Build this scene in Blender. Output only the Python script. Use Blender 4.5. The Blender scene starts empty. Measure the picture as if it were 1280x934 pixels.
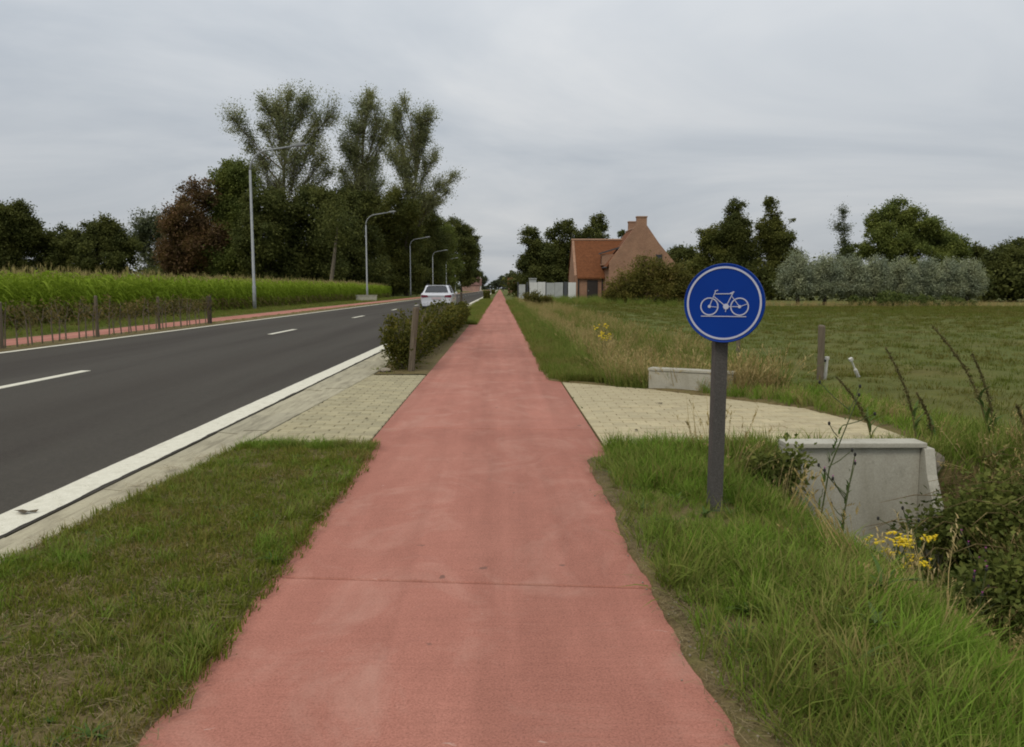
import bpy, bmesh, math, random
import numpy as np
from mathutils import Vector, Matrix

R = math.radians
rng = np.random.default_rng(11)
random.seed(11)
scene = bpy.context.scene
COL = scene.collection

# ------------------------------------------------------------------ camera
CAM_H = 1.25
cd = bpy.data.cameras.new('camera')
cam = bpy.data.objects.new('camera', cd)
COL.objects.link(cam)
cam.location = (0, 0, CAM_H)
cam.rotation_euler = (R(90 - 6.05), 0, R(-0.855))
cd.sensor_width = 36
cd.lens = 28.125
cd.clip_start = 0.05
cd.clip_end = 6000
scene.camera = cam

# ------------------------------------------------------------------ sky and sun (overcast)
SUN_EL, SUN_AZ = R(52), R(215)          # azimuth clockwise from +Y
world = bpy.data.worlds.new('World')
scene.world = world
world.use_nodes = True
wt = world.node_tree
wt.nodes.clear()


def wn(t, **k):
    n = wt.nodes.new(t)
    for a, b in k.items():
        setattr(n, a, b)
    return n


def wl(a, b):
    wt.links.new(a, b)


def wmath(op, a, b=None, clamp=False):
    n = wn('ShaderNodeMath', operation=op, use_clamp=clamp)
    for i, v in enumerate((a, b)):
        if v is None:
            continue
        if isinstance(v, (int, float)):
            n.inputs[i].default_value = v
        else:
            wl(v, n.inputs[i])
    return n.outputs[0]


sky = wn('ShaderNodeTexSky', sky_type='NISHITA')
sky.sun_disc = False
sky.sun_elevation = SUN_EL
sky.sun_rotation = SUN_AZ
sky.dust_density = 3
tc = wn('ShaderNodeTexCoord')
sx = wn('ShaderNodeSeparateXYZ')
wl(tc.outputs['Generated'], sx.inputs[0])
zc = wmath('MAXIMUM', sx.outputs[2], 0.0)
den = wmath('ADD', zc, 0.20)
cb = wn('ShaderNodeCombineXYZ')
wl(wmath('DIVIDE', sx.outputs[0], den), cb.inputs[0])
wl(wmath('MULTIPLY', wmath('DIVIDE', sx.outputs[1], den), 1.0), cb.inputs[1])
n1 = wn('ShaderNodeTexNoise')
n1.inputs['Scale'].default_value = 0.85
n1.inputs['Detail'].default_value = 6
n1.inputs['Roughness'].default_value = 0.55
n1.inputs['Distortion'].default_value = 0.6
mp = wn('ShaderNodeMapping')
mp.inputs['Rotation'].default_value = (0, 0, R(14))
mp.inputs['Scale'].default_value = (0.75, 1.05, 1)
wl(cb.outputs[0], mp.inputs[0])
wl(mp.outputs[0], n1.inputs['Vector'])
ramp = wn('ShaderNodeValToRGB')
ramp.color_ramp.elements[0].position = 0.35
ramp.color_ramp.elements[0].color = (0.435, 0.472, 0.515, 1)
ramp.color_ramp.elements[1].position = 0.67
ramp.color_ramp.elements[1].color = (0.640, 0.652, 0.662, 1)
e = ramp.color_ramp.elements.new(0.5)
e.color = (0.530, 0.558, 0.588, 1)
wl(n1.outputs[0], ramp.inputs[0])
# an overcast sky is brighter overhead than at the horizon
grad = wmath('ADD', wmath('MULTIPLY', zc, 1.3), 0.86)
grad = wmath('MULTIPLY', grad, 10.0)
sc_ = wn('ShaderNodeVectorMath', operation='SCALE')
wl(ramp.outputs[0], sc_.inputs[0])
wl(grad, sc_.inputs['Scale'])
mix = wn('ShaderNodeMix', data_type='RGBA')
mix.inputs['Factor'].default_value = 0.95
wl(sky.outputs[0], mix.inputs[6])
wl(sc_.outputs[0], mix.inputs[7])
bg = wn('ShaderNodeBackground')
bg.inputs['Strength'].default_value = 0.1
wl(mix.outputs[2], bg.inputs[0])
wo = wn('ShaderNodeOutputWorld')
wl(bg.outputs[0], wo.inputs[0])

sl = bpy.data.lights.new('sun', 'SUN')
sl.energy = 1.4
sl.angle = R(16)
sl.color = (1.0, 0.93, 0.80)
sun = bpy.data.objects.new('sun', sl)
COL.objects.link(sun)
sd = Vector((math.sin(SUN_AZ) * math.cos(SUN_EL), math.cos(SUN_AZ) * math.cos(SUN_EL), math.sin(SUN_EL)))
sun.rotation_euler = sd.to_track_quat('Z', 'Y').to_euler()
sun.location = (0, 0, 60)

vs = scene.view_settings
vs.view_transform = 'Standard'
vs.look = 'None'
vs.exposure = 0.0
vs.gamma = 1.0
vs.use_curve_mapping = False
scene.cycles.max_bounces = 5
scene.cycles.diffuse_bounces = 3
scene.cycles.transmission_bounces = 4
scene.cycles.transparent_max_bounces = 6
scene.cycles.filter_width = 1.9


# ------------------------------------------------------------------ helpers: tags
def tag(o, label=None, cat=None, group=None, kind=None):
    if label:
        o['label'] = label
    if cat:
        o['category'] = cat
    if group:
        o['group'] = group
    if kind:
        o['kind'] = kind
    return o


def empty(name, loc=(0, 0, 0), rz=0.0):
    o = bpy.data.objects.new(name, None)
    COL.objects.link(o)
    o.location = loc
    o.rotation_euler = (0, 0, rz)
    o.empty_display_size = 0.2
    return o


def link_mesh(name, me, mat=None, parent=None):
    o = bpy.data.objects.new(name, me)
    COL.objects.link(o)
    if mat is not None and not me.materials:
        me.materials.append(mat)
    if parent is not None:
        o.parent = parent
    return o


def copy_tree(o, parent=None):
    c = o.copy()
    COL.objects.link(c)
    c.parent = parent
    for ch in list(o.children):
        copy_tree(ch, c)
    return c


class MB:
    """collects geometry for one mesh"""

    def __init__(self):
        self.v, self.f = [], []

    def add(self, vs, fs):
        n = len(self.v)
        self.v += [tuple(p) for p in vs]
        self.f += [tuple(i + n for i in q) for q in fs]
        return self

    def box(self, x0, x1, y0, y1, z0, z1):
        return self.add([(x0, y0, z0), (x1, y0, z0), (x1, y1, z0), (x0, y1, z0), (x0, y0, z1), (x1, y0, z1), (x1, y1, z1), (x0, y1, z1)],
                        [(0, 3, 2, 1), (4, 5, 6, 7), (0, 1, 5, 4), (1, 2, 6, 5), (2, 3, 7, 6), (3, 0, 4, 7)])

    def tube(self, pts, rad, seg=6, cap=True):
        pts = [Vector(p) for p in pts]
        if isinstance(rad, (int, float)):
            rad = [rad] * len(pts)
        n0 = len(self.v)
        up = Vector((0.31, 0.95, 0.05))
        for i, p in enumerate(pts):
            d = (pts[min(i + 1, len(pts) - 1)] - pts[max(i - 1, 0)])
            if d.length < 1e-9:
                d = Vector((0, 0, 1))
            d.normalize()
            a = d.cross(up)
            if a.length < 1e-3:
                a = d.cross(Vector((1, 0, 0)))
            a.normalize()
            b = d.cross(a)
            for k in range(seg):
                t = 2 * math.pi * k / seg
                self.v.append(tuple(p + (a * math.cos(t) + b * math.sin(t)) * rad[i]))
        for i in range(len(pts) - 1):
            for k in range(seg):
                k2 = (k + 1) % seg
                self.f.append((n0 + i * seg + k, n0 + i * seg + k2, n0 + (i + 1) * seg + k2, n0 + (i + 1) * seg + k))
        if cap:
            self.f.append(tuple(n0 + k for k in range(seg))[::-1])
            m = n0 + (len(pts) - 1) * seg
            self.f.append(tuple(m + k for k in range(seg)))
        return self

    def prism(self, poly, y0, y1, axis='y'):
        """extrude a polygon (a,b) along an axis"""
        n = len(poly)
        if axis == 'y':
            P = lambda a, b, t: (a, t, b)
        elif axis == 'x':
            P = lambda a, b, t: (t, a, b)
        else:
            P = lambda a, b, t: (a, b, t)
        vs = [P(a, b, y0) for a, b in poly] + [P(a, b, y1) for a, b in poly]
        fs = [tuple(range(n)), tuple(range(2 * n - 1, n - 1, -1))]
        for i in range(n):
            j = (i + 1) % n
            fs.append((i, i + n, j + n, j))
        return self.add(vs, fs)

    def mesh(self, name, mat=None, smooth=False, bevel=0.0, fixn=True):
        me = bpy.data.meshes.new(name)
        me.from_pydata(self.v, [], self.f)
        if fixn or bevel:
            bm = bmesh.new()
            bm.from_mesh(me)
            if fixn:
                bmesh.ops.recalc_face_normals(bm, faces=bm.faces)
            if bevel:
                bmesh.ops.bevel(bm, geom=[e for e in bm.edges if e.calc_face_angle(0) > 0.5], offset=bevel, segments=2, profile=0.7, affect='EDGES')
            bm.to_mesh(me)
            bm.free()
        if smooth:
            me.polygons.foreach_set('use_smooth', [True] * len(me.polygons))
        if mat is not None:
            me.materials.append(mat)
        me.update()
        return me

    def build(self, name, mat=None, parent=None, smooth=False, bevel=0.0, fixn=True):
        return link_mesh(name, self.mesh(name, mat, smooth, bevel, fixn), None, parent)


def fast_mesh(name, verts, faces, mat=None, smooth=False):
    """verts (N,3), faces (M,k) numpy arrays"""
    verts = np.ascontiguousarray(verts, dtype=np.float32)
    faces = np.ascontiguousarray(faces, dtype=np.int32)
    me = bpy.data.meshes.new(name)
    m, k = faces.shape
    me.vertices.add(len(verts))
    me.vertices.foreach_set('co', verts.ravel())
    me.loops.add(m * k)
    me.loops.foreach_set('vertex_index', faces.ravel())
    me.polygons.add(m)
    me.polygons.foreach_set('loop_start', np.arange(0, m * k, k, dtype=np.int32))
    if smooth:
        me.polygons.foreach_set('use_smooth', np.ones(m, dtype=bool))
    me.update(calc_edges=True)
    if mat is not None:
        me.materials.append(mat)
    return me


def unit(a):
    return a / np.maximum(np.linalg.norm(a, axis=-1, keepdims=True), 1e-9)


def leaf_quads(cen, size, r, up_bias=0.4, aspect=0.6, hang=0.0, dirs=None):
    """one diamond-shaped leaf (4 verts) per centre"""
    n = len(cen)
    nrm = r.normal(size=(n, 3))
    nrm[:, 2] += up_bias * 2
    nrm = unit(nrm)
    d = r.normal(size=(n, 3)) if dirs is None else dirs + r.normal(size=(n, 3)) * 0.35
    d[:, 2] -= hang
    d = unit(d - nrm * np.sum(d * nrm, axis=1, keepdims=True))
    s = np.cross(nrm, d)
    L = (size * r.uniform(0.6, 1.35, n))[:, None]
    W = L * aspect
    q = np.stack([cen - d * L * 0.5, cen + s * W * 0.5 - d * L * 0.05 + nrm * L * 0.06, cen + d * L * 0.5, cen - s * W * 0.5 - d * L * 0.05 + nrm * L * 0.06], axis=1)
    return q.reshape(-1, 3), np.arange(n * 4).reshape(-1, 4)


# ------------------------------------------------------------------ helpers: materials
class NT:
    def __init__(self, name):
        self.m = bpy.data.materials.new(name)
        self.m.use_nodes = True
        self.t = self.m.node_tree
        self.t.nodes.clear()

    def n(self, t, **k):
        x = self.t.nodes.new(t)
        for a, b in k.items():
            setattr(x, a, b)
        return x

    def l(self, a, b):
        self.t.links.new(a, b)

    def noise(self, scale, detail=4, rough=0.55, vec=None, dist=0.0):
        x = self.n('ShaderNodeTexNoise')
        x.inputs['Scale'].default_value = scale
        x.inputs['Detail'].default_value = detail
        x.inputs['Roughness'].default_value = rough
        x.inputs['Distortion'].default_value = dist
        if vec is not None:
            self.l(vec, x.inputs['Vector'])
        return x.outputs[0]

    def ramp(self, fac, stops):
        x = self.n('ShaderNodeValToRGB')
        cr = x.color_ramp
        for i, (p, c) in enumerate(stops):
            el = cr.elements[i] if i < 2 else cr.elements.new(p)
            el.position = p
            el.color = (*c, 1) if len(c) == 3 else c
        self.l(fac, x.inputs[0])
        return x.outputs[0]

    def mix(self, fac, a, b, mode='MIX'):
        x = self.n('ShaderNodeMix', data_type='RGBA', blend_type=mode)
        for s, v in ((x.inputs['Factor'], fac), (x.inputs[6], a), (x.inputs[7], b)):
            if isinstance(v, (int, float)):
                s.default_value = v
            elif isinstance(v, tuple):
                s.default_value = (*v, 1)
            else:
                self.l(v, s)
        return x.outputs[2]

    def math(self, op, a, b=0.0, clamp=False):
        x = self.n('ShaderNodeMath', operation=op, use_clamp=clamp)
        for i, v in enumerate((a, b)):
            if isinstance(v, (int, float)):
                x.inputs[i].default_value = v
            else:
                self.l(v, x.inputs[i])
        return x.outputs[0]

    def pos(self, scale=(1, 1, 1), world=True):
        if world:
            src = self.n('ShaderNodeNewGeometry').outputs['Position']
        else:
            src = self.n('ShaderNodeTexCoord').outputs['Object']
        if scale == (1, 1, 1):
            return src
        m = self.n('ShaderNodeMapping')
        m.inputs['Scale'].default_value = scale
        self.l(src, m.inputs[0])
        return m.outputs[0]

    def out(self, color, rough=0.85, spec=0.25, bump=None, bstr=0.3, bdist=0.01, metallic=0.0, trans=0.0, coat=0.0):
        p = self.n('ShaderNodeBsdfPrincipled')
        if isinstance(color, tuple):
            p.inputs['Base Color'].default_value = (*color, 1)
        else:
            self.l(color, p.inputs['Base Color'])
        if isinstance(rough, (int, float)):
            p.inputs['Roughness'].default_value = rough
        else:
            self.l(rough, p.inputs['Roughness'])
        p.inputs['Specular IOR Level'].default_value = spec
        p.inputs['Metallic'].default_value = metallic
        p.inputs['Coat Weight'].default_value = coat
        if bump is not None:
            b = self.n('ShaderNodeBump')
            b.inputs['Strength'].default_value = bstr
            b.inputs['Distance'].default_value = bdist
            self.l(bump, b.inputs['Height'])
            self.l(b.outputs[0], p.inputs['Normal'])
        o = self.n('ShaderNodeOutputMaterial')
        sh = p.outputs[0]
        if trans > 0:
            tr = self.n('ShaderNodeBsdfTranslucent')
            if isinstance(color, tuple):
                tr.inputs[0].default_value = (*color, 1)
            else:
                self.l(color, tr.inputs[0])
            mx = self.n('ShaderNodeMixShader')
            mx.inputs[0].default_value = trans
            self.l(sh, mx.inputs[1])
            self.l(tr.outputs[0], mx.inputs[2])
            sh = mx.outputs[0]
        self.l(sh, o.inputs[0])
        return self.m


def simple_mat(name, c, c2=None, scale=8.0, rough=0.7, spec=0.3, bump=0.0, metallic=0.0, objvar=False, stretch=(1, 1, 1), coat=0.0, detail=5):
    t = NT(name)
    c2 = c2 or tuple(x * 0.75 for x in c)
    v = t.pos(stretch, world=False)
    f = t.noise(scale, detail, 0.6, v)
    col = t.ramp(f, [(0.3, c2), (0.7, c)])
    if objvar:
        oi = t.n('ShaderNodeObjectInfo')
        col = t.mix(1.0, col, t.ramp(oi.outputs['Random'], [(0, (0.84, 0.84, 0.83)), (1, (1.1, 1.08, 1.04))]), 'MULTIPLY')
    return t.out(col, rough, spec, f if bump else None, bump, 0.01, metallic, coat=coat)


def leaf_mat(name, cols, trans=0.38, rough=0.7, spec=0.08, big=0.35):
    """colour varies leaf by leaf and in patches through the crown"""
    t = NT(name)
    g = t.n('ShaderNodeNewGeometry')
    n = len(cols)
    c = t.ramp(g.outputs['Random Per Island'], [(i / max(n - 1, 1), cols[i]) for i in range(n)])
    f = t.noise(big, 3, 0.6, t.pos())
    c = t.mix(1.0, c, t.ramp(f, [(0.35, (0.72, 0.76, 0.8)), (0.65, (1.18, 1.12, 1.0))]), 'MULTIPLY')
    return t.out(c, rough, spec, trans=trans)


def tuft_mat(name, cols, trans=0.3, dry=None, dryscale=0.6, dryamt=(0.45, 0.62)):
    """grass: colour varies clump by clump, blade by blade, and in dry patches on the ground"""
    t = NT(name)
    oi = t.n('ShaderNodeObjectInfo')
    g = t.n('ShaderNodeNewGeometry')
    f = t.math('ADD', t.math('MULTIPLY', oi.outputs['Random'], 0.6), t.math('MULTIPLY', g.outputs['Random Per Island'], 0.4))
    n = len(cols)
    c = t.ramp(f, [(i / (n - 1), cols[i]) for i in range(n)])
    if dry:
        k = t.noise(dryscale, 4, 0.65, oi.outputs['Location'])
        k = t.math('ADD', k, t.math('MULTIPLY', t.math('SUBTRACT', g.outputs['Random Per Island'], 0.5), 0.22))
        c = t.mix(t.ramp(k, [(dryamt[0], (0, 0, 0)), (dryamt[1], (1, 1, 1))]), c, dry)
    return t.out(c, 0.7, 0.06, trans=trans)


# ------------------------------------------------------------------ materials
M = {}


def ground_mat():
    t = NT('grass ground')
    p = t.pos()
    a = t.noise(0.22, 5, 0.6, p, 0.4)
    b = t.noise(2.3, 6, 0.65, p)
    c = t.noise(30, 5, 0.7, p)
    green = t.ramp(b, [(0.3, (0.068, 0.080, 0.018)), (0.7, (0.110, 0.122, 0.030))])
    brown = t.ramp(b, [(0.3, (0.085, 0.072, 0.022)), (0.7, (0.135, 0.118, 0.036))])
    col = t.mix(t.ramp(a, [(0.48, (0, 0, 0)), (0.70, (0.85, 0.85, 0.85))]), green, brown)
    col = t.mix(t.ramp(b, [(0.56, (0, 0, 0)), (0.75, (0.7, 0.7, 0.7))]), col, brown)
    col = t.mix(1.0, col, t.ramp(c, [(0.3, (0.72, 0.72, 0.72)), (0.7, (1.2, 1.2, 1.2))]), 'MULTIPLY')
    return t.out(col, 0.95, 0.1, c, 0.6, 0.03)


def soil_mat():
    t = NT('verge soil')
    p = t.pos()
    b = t.noise(5, 6, 0.65, p)
    c = t.noise(70, 4, 0.7, p)
    col = t.ramp(b, [(0.3, (0.090, 0.068, 0.035)), (0.5, (0.15, 0.115, 0.055)), (0.72, (0.11, 0.105, 0.035))])
    col = t.mix(1.0, col, t.ramp(c, [(0.3, (0.65, 0.65, 0.65)), (0.7, (1.3, 1.28, 1.2))]), 'MULTIPLY')
    return t.out(col, 0.95, 0.1, c, 0.8, 0.012)


def asphalt_mat():
    t = NT('asphalt')
    p = t.pos()
    f = t.noise(160, 3, 0.8, p)
    b = t.noise(0.9, 4, 0.6, t.pos((1, 0.06, 1)), 0.3)
    col = t.ramp(b, [(0.33, (0.040, 0.034, 0.028)), (0.5, (0.050, 0.045, 0.037)), (0.7, (0.058, 0.052, 0.043))])
    col = t.mix(1.0, col, t.ramp(f, [(0.25, (0.5, 0.5, 0.5)), (0.75, (1.6, 1.55, 1.48))]), 'MULTIPLY')
    # brownish oil and rubber wear down the middle of each lane
    s = t.n('ShaderNodeSeparateXYZ')
    t.l(p, s.inputs[0])
    wob = t.math('MULTIPLY', t.math('SUBTRACT', t.noise(0.25, 3, 0.5, t.pos((1, 0.3, 1))), 0.5), 0.7)
    lane = t.math('ABSOLUTE', t.math('SUBTRACT', t.math('ABSOLUTE', t.math('ADD', t.math('ADD', s.outputs[0], wob), 6.35)), 1.75))
    wear = t.ramp(lane, [(0.05, (1, 1, 1)), (0.75, (0, 0, 0))])
    col = t.mix(t.math('MULTIPLY', wear, 0.38), col, (0.032, 0.025, 0.019))
    g2 = t.noise(24, 4, 0.7, p)
    col = t.mix(1.0, col, t.ramp(g2, [(0.3, (0.88, 0.88, 0.88)), (0.7, (1.1, 1.1, 1.1))]), 'MULTIPLY')
    return t.out(col, 0.85, 0.12, f, 0.5, 0.004)


def redpath_mat():
    t = NT('red concrete')
    p = t.pos()
    a = t.noise(0.7, 5, 0.6, t.pos((1, 0.5, 1)), 0.5)
    b = t.noise(7, 5, 0.65, t.pos((1, 0.35, 1)))
    c = t.noise(130, 3, 0.75, p)
    br = t.noise(42, 3, 0.6, t.pos((0.06, 1.2, 1)))
    oi = t.n('ShaderNodeObjectInfo')
    col = t.ramp(a, [(0.3, (0.290, 0.118, 0.086)), (0.5, (0.330, 0.138, 0.101)), (0.7, (0.365, 0.162, 0.119))])
    col = t.mix(1.0, col, t.ramp(b, [(0.3, (0.93, 0.92, 0.91)), (0.7, (1.06, 1.06, 1.06))]), 'MULTIPLY')
    col = t.mix(1.0, col, t.ramp(c, [(0.25, (0.55, 0.55, 0.55)), (0.5, (1, 1, 1)), (0.75, (1.28, 1.32, 1.36))]), 'MULTIPLY')
    col = t.mix(1.0, col, t.ramp(br, [(0.3, (0.95, 0.95, 0.95)), (0.7, (1.05, 1.05, 1.05))]), 'MULTIPLY')
    col = t.mix(1.0, col, t.ramp(oi.outputs['Random'], [(0, (0.93, 0.92, 0.91)), (1, (1.04, 1.04, 1.04))]), 'MULTIPLY')
    # paler worn patches, tyre tracks and dark blotches
    wp = t.noise(1.6, 6, 0.7, t.pos((1, 0.8, 1)), 1.2)
    col = t.mix(t.ramp(wp, [(0.50, (0, 0, 0)), (0.72, (0.5, 0.5, 0.5))]), col, (0.42, 0.235, 0.18))
    tr = t.noise(2.6, 4, 0.6, t.pos((1, 0.035, 1)), 0.4)
    col = t.mix(1.0, col, t.ramp(tr, [(0.34, (0.84, 0.83, 0.82)), (0.6, (1.04, 1.04, 1.04))]), 'MULTIPLY')
    bl = t.noise(3.7, 5, 0.65, p, 0.6)
    col = t.mix(t.ramp(bl, [(0.62, (0, 0, 0)), (0.78, (0.4, 0.4, 0.4))]), col, (0.20, 0.085, 0.07))
    wh = t.noise(17, 4, 0.6, t.pos((1, 2.2, 1)), 0.8)
    col = t.mix(t.ramp(wh, [(0.70, (0, 0, 0)), (0.76, (0.5, 0.5, 0.5))]), col, (0.50, 0.36, 0.30))
    sp = t.noise(9, 2, 0.4, p)
    col = t.mix(t.ramp(sp, [(0.735, (0, 0, 0)), (0.76, (0.7, 0.7, 0.7))]), col, (0.12, 0.07, 0.055))
    return t.out(col, 0.9, 0.15, t.math('ADD', c, br), 0.25, 0.004)


def concrete_mat(name, c, dirt, scale=3.0, streak=(1, 1, 1), objvar=False, moss=None):
    t = NT(name)
    p = t.pos(streak)
    a = t.noise(scale, 5, 0.65, p, 0.4)
    f = t.noise(90, 3, 0.75, t.pos())
    col = t.ramp(a, [(0.28, dirt), (0.55, c), (0.8, tuple(min(1, x * 1.1) for x in c))])
    col = t.mix(1.0, col, t.ramp(f, [(0.25, (0.78, 0.78, 0.78)), (0.75, (1.12, 1.12, 1.12))]), 'MULTIPLY')
    if objvar:
        oi = t.n('ShaderNodeObjectInfo')
        col = t.mix(1.0, col, t.ramp(oi.outputs['Random'], [(0, (0.86, 0.86, 0.86)), (1, (1.07, 1.06, 1.04))]), 'MULTIPLY')
    if moss:
        m = t.noise(6, 5, 0.7, t.pos())
        col = t.mix(t.ramp(m, [(0.58, (0, 0, 0)), (0.72, (0.7, 0.7, 0.7))]), col, moss)
    return t.out(col, 0.9, 0.2, f, 0.35, 0.004)


def brick_mat(name, c1, c2, mortar):
    t = NT(name)
    tcn = t.n('ShaderNodeNewGeometry')
    s = t.n('ShaderNodeSeparateXYZ')
    t.l(tcn.outputs['Position'], s.inputs[0])
    cmb = t.n('ShaderNodeCombineXYZ')
    t.l(t.math('ADD', s.outputs[0], s.outputs[1]), cmb.inputs[0])
    t.l(s.outputs[2], cmb.inputs[1])
    b = t.n('ShaderNodeTexBrick')
    b.inputs['Scale'].default_value = 1.0
    b.inputs['Brick Width'].default_value = 0.22
    b.inputs['Row Height'].default_value = 0.075
    b.inputs['Mortar Size'].default_value = 0.008
    b.inputs['Color1'].default_value = (*c1, 1)
    b.inputs['Color2'].default_value = (*c2, 1)
    b.inputs['Mortar'].default_value = (*mortar, 1)
    t.l(cmb.outputs[0], b.inputs['Vector'])
    f = t.noise(0.8, 5, 0.65, t.pos())
    col = t.mix(1.0, b.outputs[0], t.ramp(f, [(0.3, (0.82, 0.8, 0.8)), (0.7, (1.12, 1.1, 1.06))]), 'MULTIPLY')
    return t.out(col, 0.9, 0.15)


def tile_mat():
    t = NT('roof tiles')
    p = t.pos((1, 1, 1))
    w = t.n('ShaderNodeTexWave', wave_type='BANDS', bands_direction='Z')
    w.inputs['Scale'].default_value = 1.6
    w.inputs['Distortion'].default_value = 1.2
    t.l(p, w.inputs['Vector'])
    f = t.noise(3.2, 6, 0.75, p)
    col = t.ramp(f, [(0.25, (0.085, 0.032, 0.013)), (0.5, (0.140, 0.050, 0.018)), (0.75, (0.185, 0.070, 0.028))])
    col = t.mix(0.6, col, t.ramp(w.outputs[0], [(0.0, (0.72, 0.72, 0.72)), (0.5, (1.05, 1.05, 1.05))]), 'MULTIPLY')
    return t.out(col, 0.85, 0.2, w.outputs[0], 0.4, 0.03)


def post_mat():
    t = NT('speckled grey post')
    f = t.noise(180, 2, 0.8, t.pos(world=False))
    a = t.noise(4, 4, 0.6, t.pos((1, 1, 0.3), world=False))
    col = t.ramp(f, [(0.35, (0.052, 0.048, 0.044)), (0.6, (0.085, 0.079, 0.072)), (0.8, (0.17, 0.16, 0.15))])
    col = t.mix(1.0, col, t.ramp(a, [(0.3, (0.8, 0.8, 0.8)), (0.7, (1.15, 1.13, 1.1))]), 'MULTIPLY')
    return t.out(col, 0.75, 0.3, f, 0.3, 0.003)


def paint_line_mat():
    t = NT('road paint')
    f = t.noise(14, 6, 0.7, t.pos())
    g = t.noise(120, 3, 0.7, t.pos())
    col = t.ramp(f, [(0.2, (0.33, 0.30, 0.22)), (0.42, (0.56, 0.53, 0.42)), (0.7, (0.63, 0.60, 0.49))])
    col = t.mix(1.0, col, t.ramp(g, [(0.25, (0.8, 0.8, 0.8)), (0.6, (1.05, 1.05, 1.05))]), 'MULTIPLY')
    return t.out(col, 0.7, 0.3, g, 0.3, 0.003)


M['ground'] = ground_mat()
M['soil'] = soil_mat()
M['asphalt'] = asphalt_mat()
M['red'] = redpath_mat()
M['gutter'] = concrete_mat('gutter concrete', (0.37, 0.335, 0.235), (0.215, 0.19, 0.13), 5, (2.5, 0.35, 1), True)
M['paver_l'] = concrete_mat('grey beige paver', (0.34, 0.30, 0.185), (0.295, 0.255, 0.155), 4, objvar=True)
M['paver_r'] = concrete_mat('beige paver', (0.415, 0.355, 0.220), (0.36, 0.30, 0.185), 4, objvar=True)
M['joint'] = concrete_mat('joint sand', (0.26, 0.23, 0.155), (0.17, 0.15, 0.10), 8)
M['concrete'] = concrete_mat('precast concrete', (0.385, 0.365, 0.30), (0.28, 0.26, 0.20), 2.5, (1, 1, 0.5), moss=(0.19, 0.185, 0.14))
M['crack'] = simple_mat('dark joint', (0.05, 0.045, 0.04), rough=0.95, spec=0.05)
M['paint'] = paint_line_mat()
M['wood'] = simple_mat('weathered wood', (0.17, 0.14, 0.10), (0.09, 0.07, 0.05), 14, 0.9, 0.1, 0.4, stretch=(3, 3, 0.25))
M['darkwood'] = simple_mat('dark wood', (0.10, 0.08, 0.06), (0.05, 0.04, 0.03), 14, 0.9, 0.1, 0.4, stretch=(3, 3, 0.25))
M['post'] = post_mat()
M['blue'] = simple_mat('sign blue', (0.001, 0.033, 0.235), (0.001, 0.028, 0.205), 3, 0.5, 0.12)
M['signwhite'] = simple_mat('sign white', (0.46, 0.47, 0.55), (0.38, 0.39, 0.47), 10, 0.6, 0.2)
M['steel'] = simple_mat('galvanised steel', (0.30, 0.31, 0.31), (0.22, 0.23, 0.23), 9, 0.5, 0.5, metallic=0.35)
M['lamp_grey'] = simple_mat('lamp grey', (0.27, 0.28, 0.28), (0.20, 0.21, 0.21), 6, 0.55, 0.4)
M['brick'] = brick_mat('house brick', (0.30, 0.165, 0.105), (0.24, 0.125, 0.08), (0.31, 0.23, 0.165))
M['tiles'] = tile_mat()
M['ridge'] = simple_mat('ridge tiles', (0.33, 0.20, 0.13), (0.24, 0.14, 0.09), 6, 0.9)
M['darkglass'] = simple_mat('dark glass', (0.02, 0.022, 0.025), rough=0.15, spec=0.6)
M['darkdoor'] = simple_mat('dark door', (0.035, 0.028, 0.024), rough=0.6)
M['fencewhite'] = simple_mat('white panel', (0.60, 0.60, 0.58), (0.46, 0.46, 0.44), 1.2, 0.7, 0.3, stretch=(1, 1, 0.3))
M['fencegrey'] = simple_mat('grey panel', (0.36, 0.37, 0.36), (0.28, 0.29, 0.28), 1.2, 0.7, 0.3)
M['fencedark'] = simple_mat('dark fence post', (0.07, 0.075, 0.08), rough=0.7)
M['whiteplastic'] = simple_mat('white plastic', (0.55, 0.54, 0.50), (0.38, 0.37, 0.33), 12, 0.6)
M['black'] = simple_mat('black plastic and pipe shade', (0.015, 0.015, 0.016), rough=0.6)
M['bark'] = simple_mat('bark', (0.085, 0.07, 0.052), (0.045, 0.038, 0.03), 6, 0.95, 0.1, 0.5, stretch=(1.5, 1.5, 0.3))
M['bark_pale'] = simple_mat('pale bark', (0.17, 0.14, 0.10), (0.10, 0.085, 0.065), 6, 0.95, 0.1, 0.5, stretch=(1.5, 1.5, 0.3))
M['stem'] = simple_mat('hedge stem', (0.17, 0.14, 0.10), (0.11, 0.09, 0.065), 10, 0.9)
M['pebble'] = simple_mat('pebble', (0.30, 0.26, 0.20), (0.17, 0.15, 0.12), 20, 0.9, objvar=True)

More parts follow.
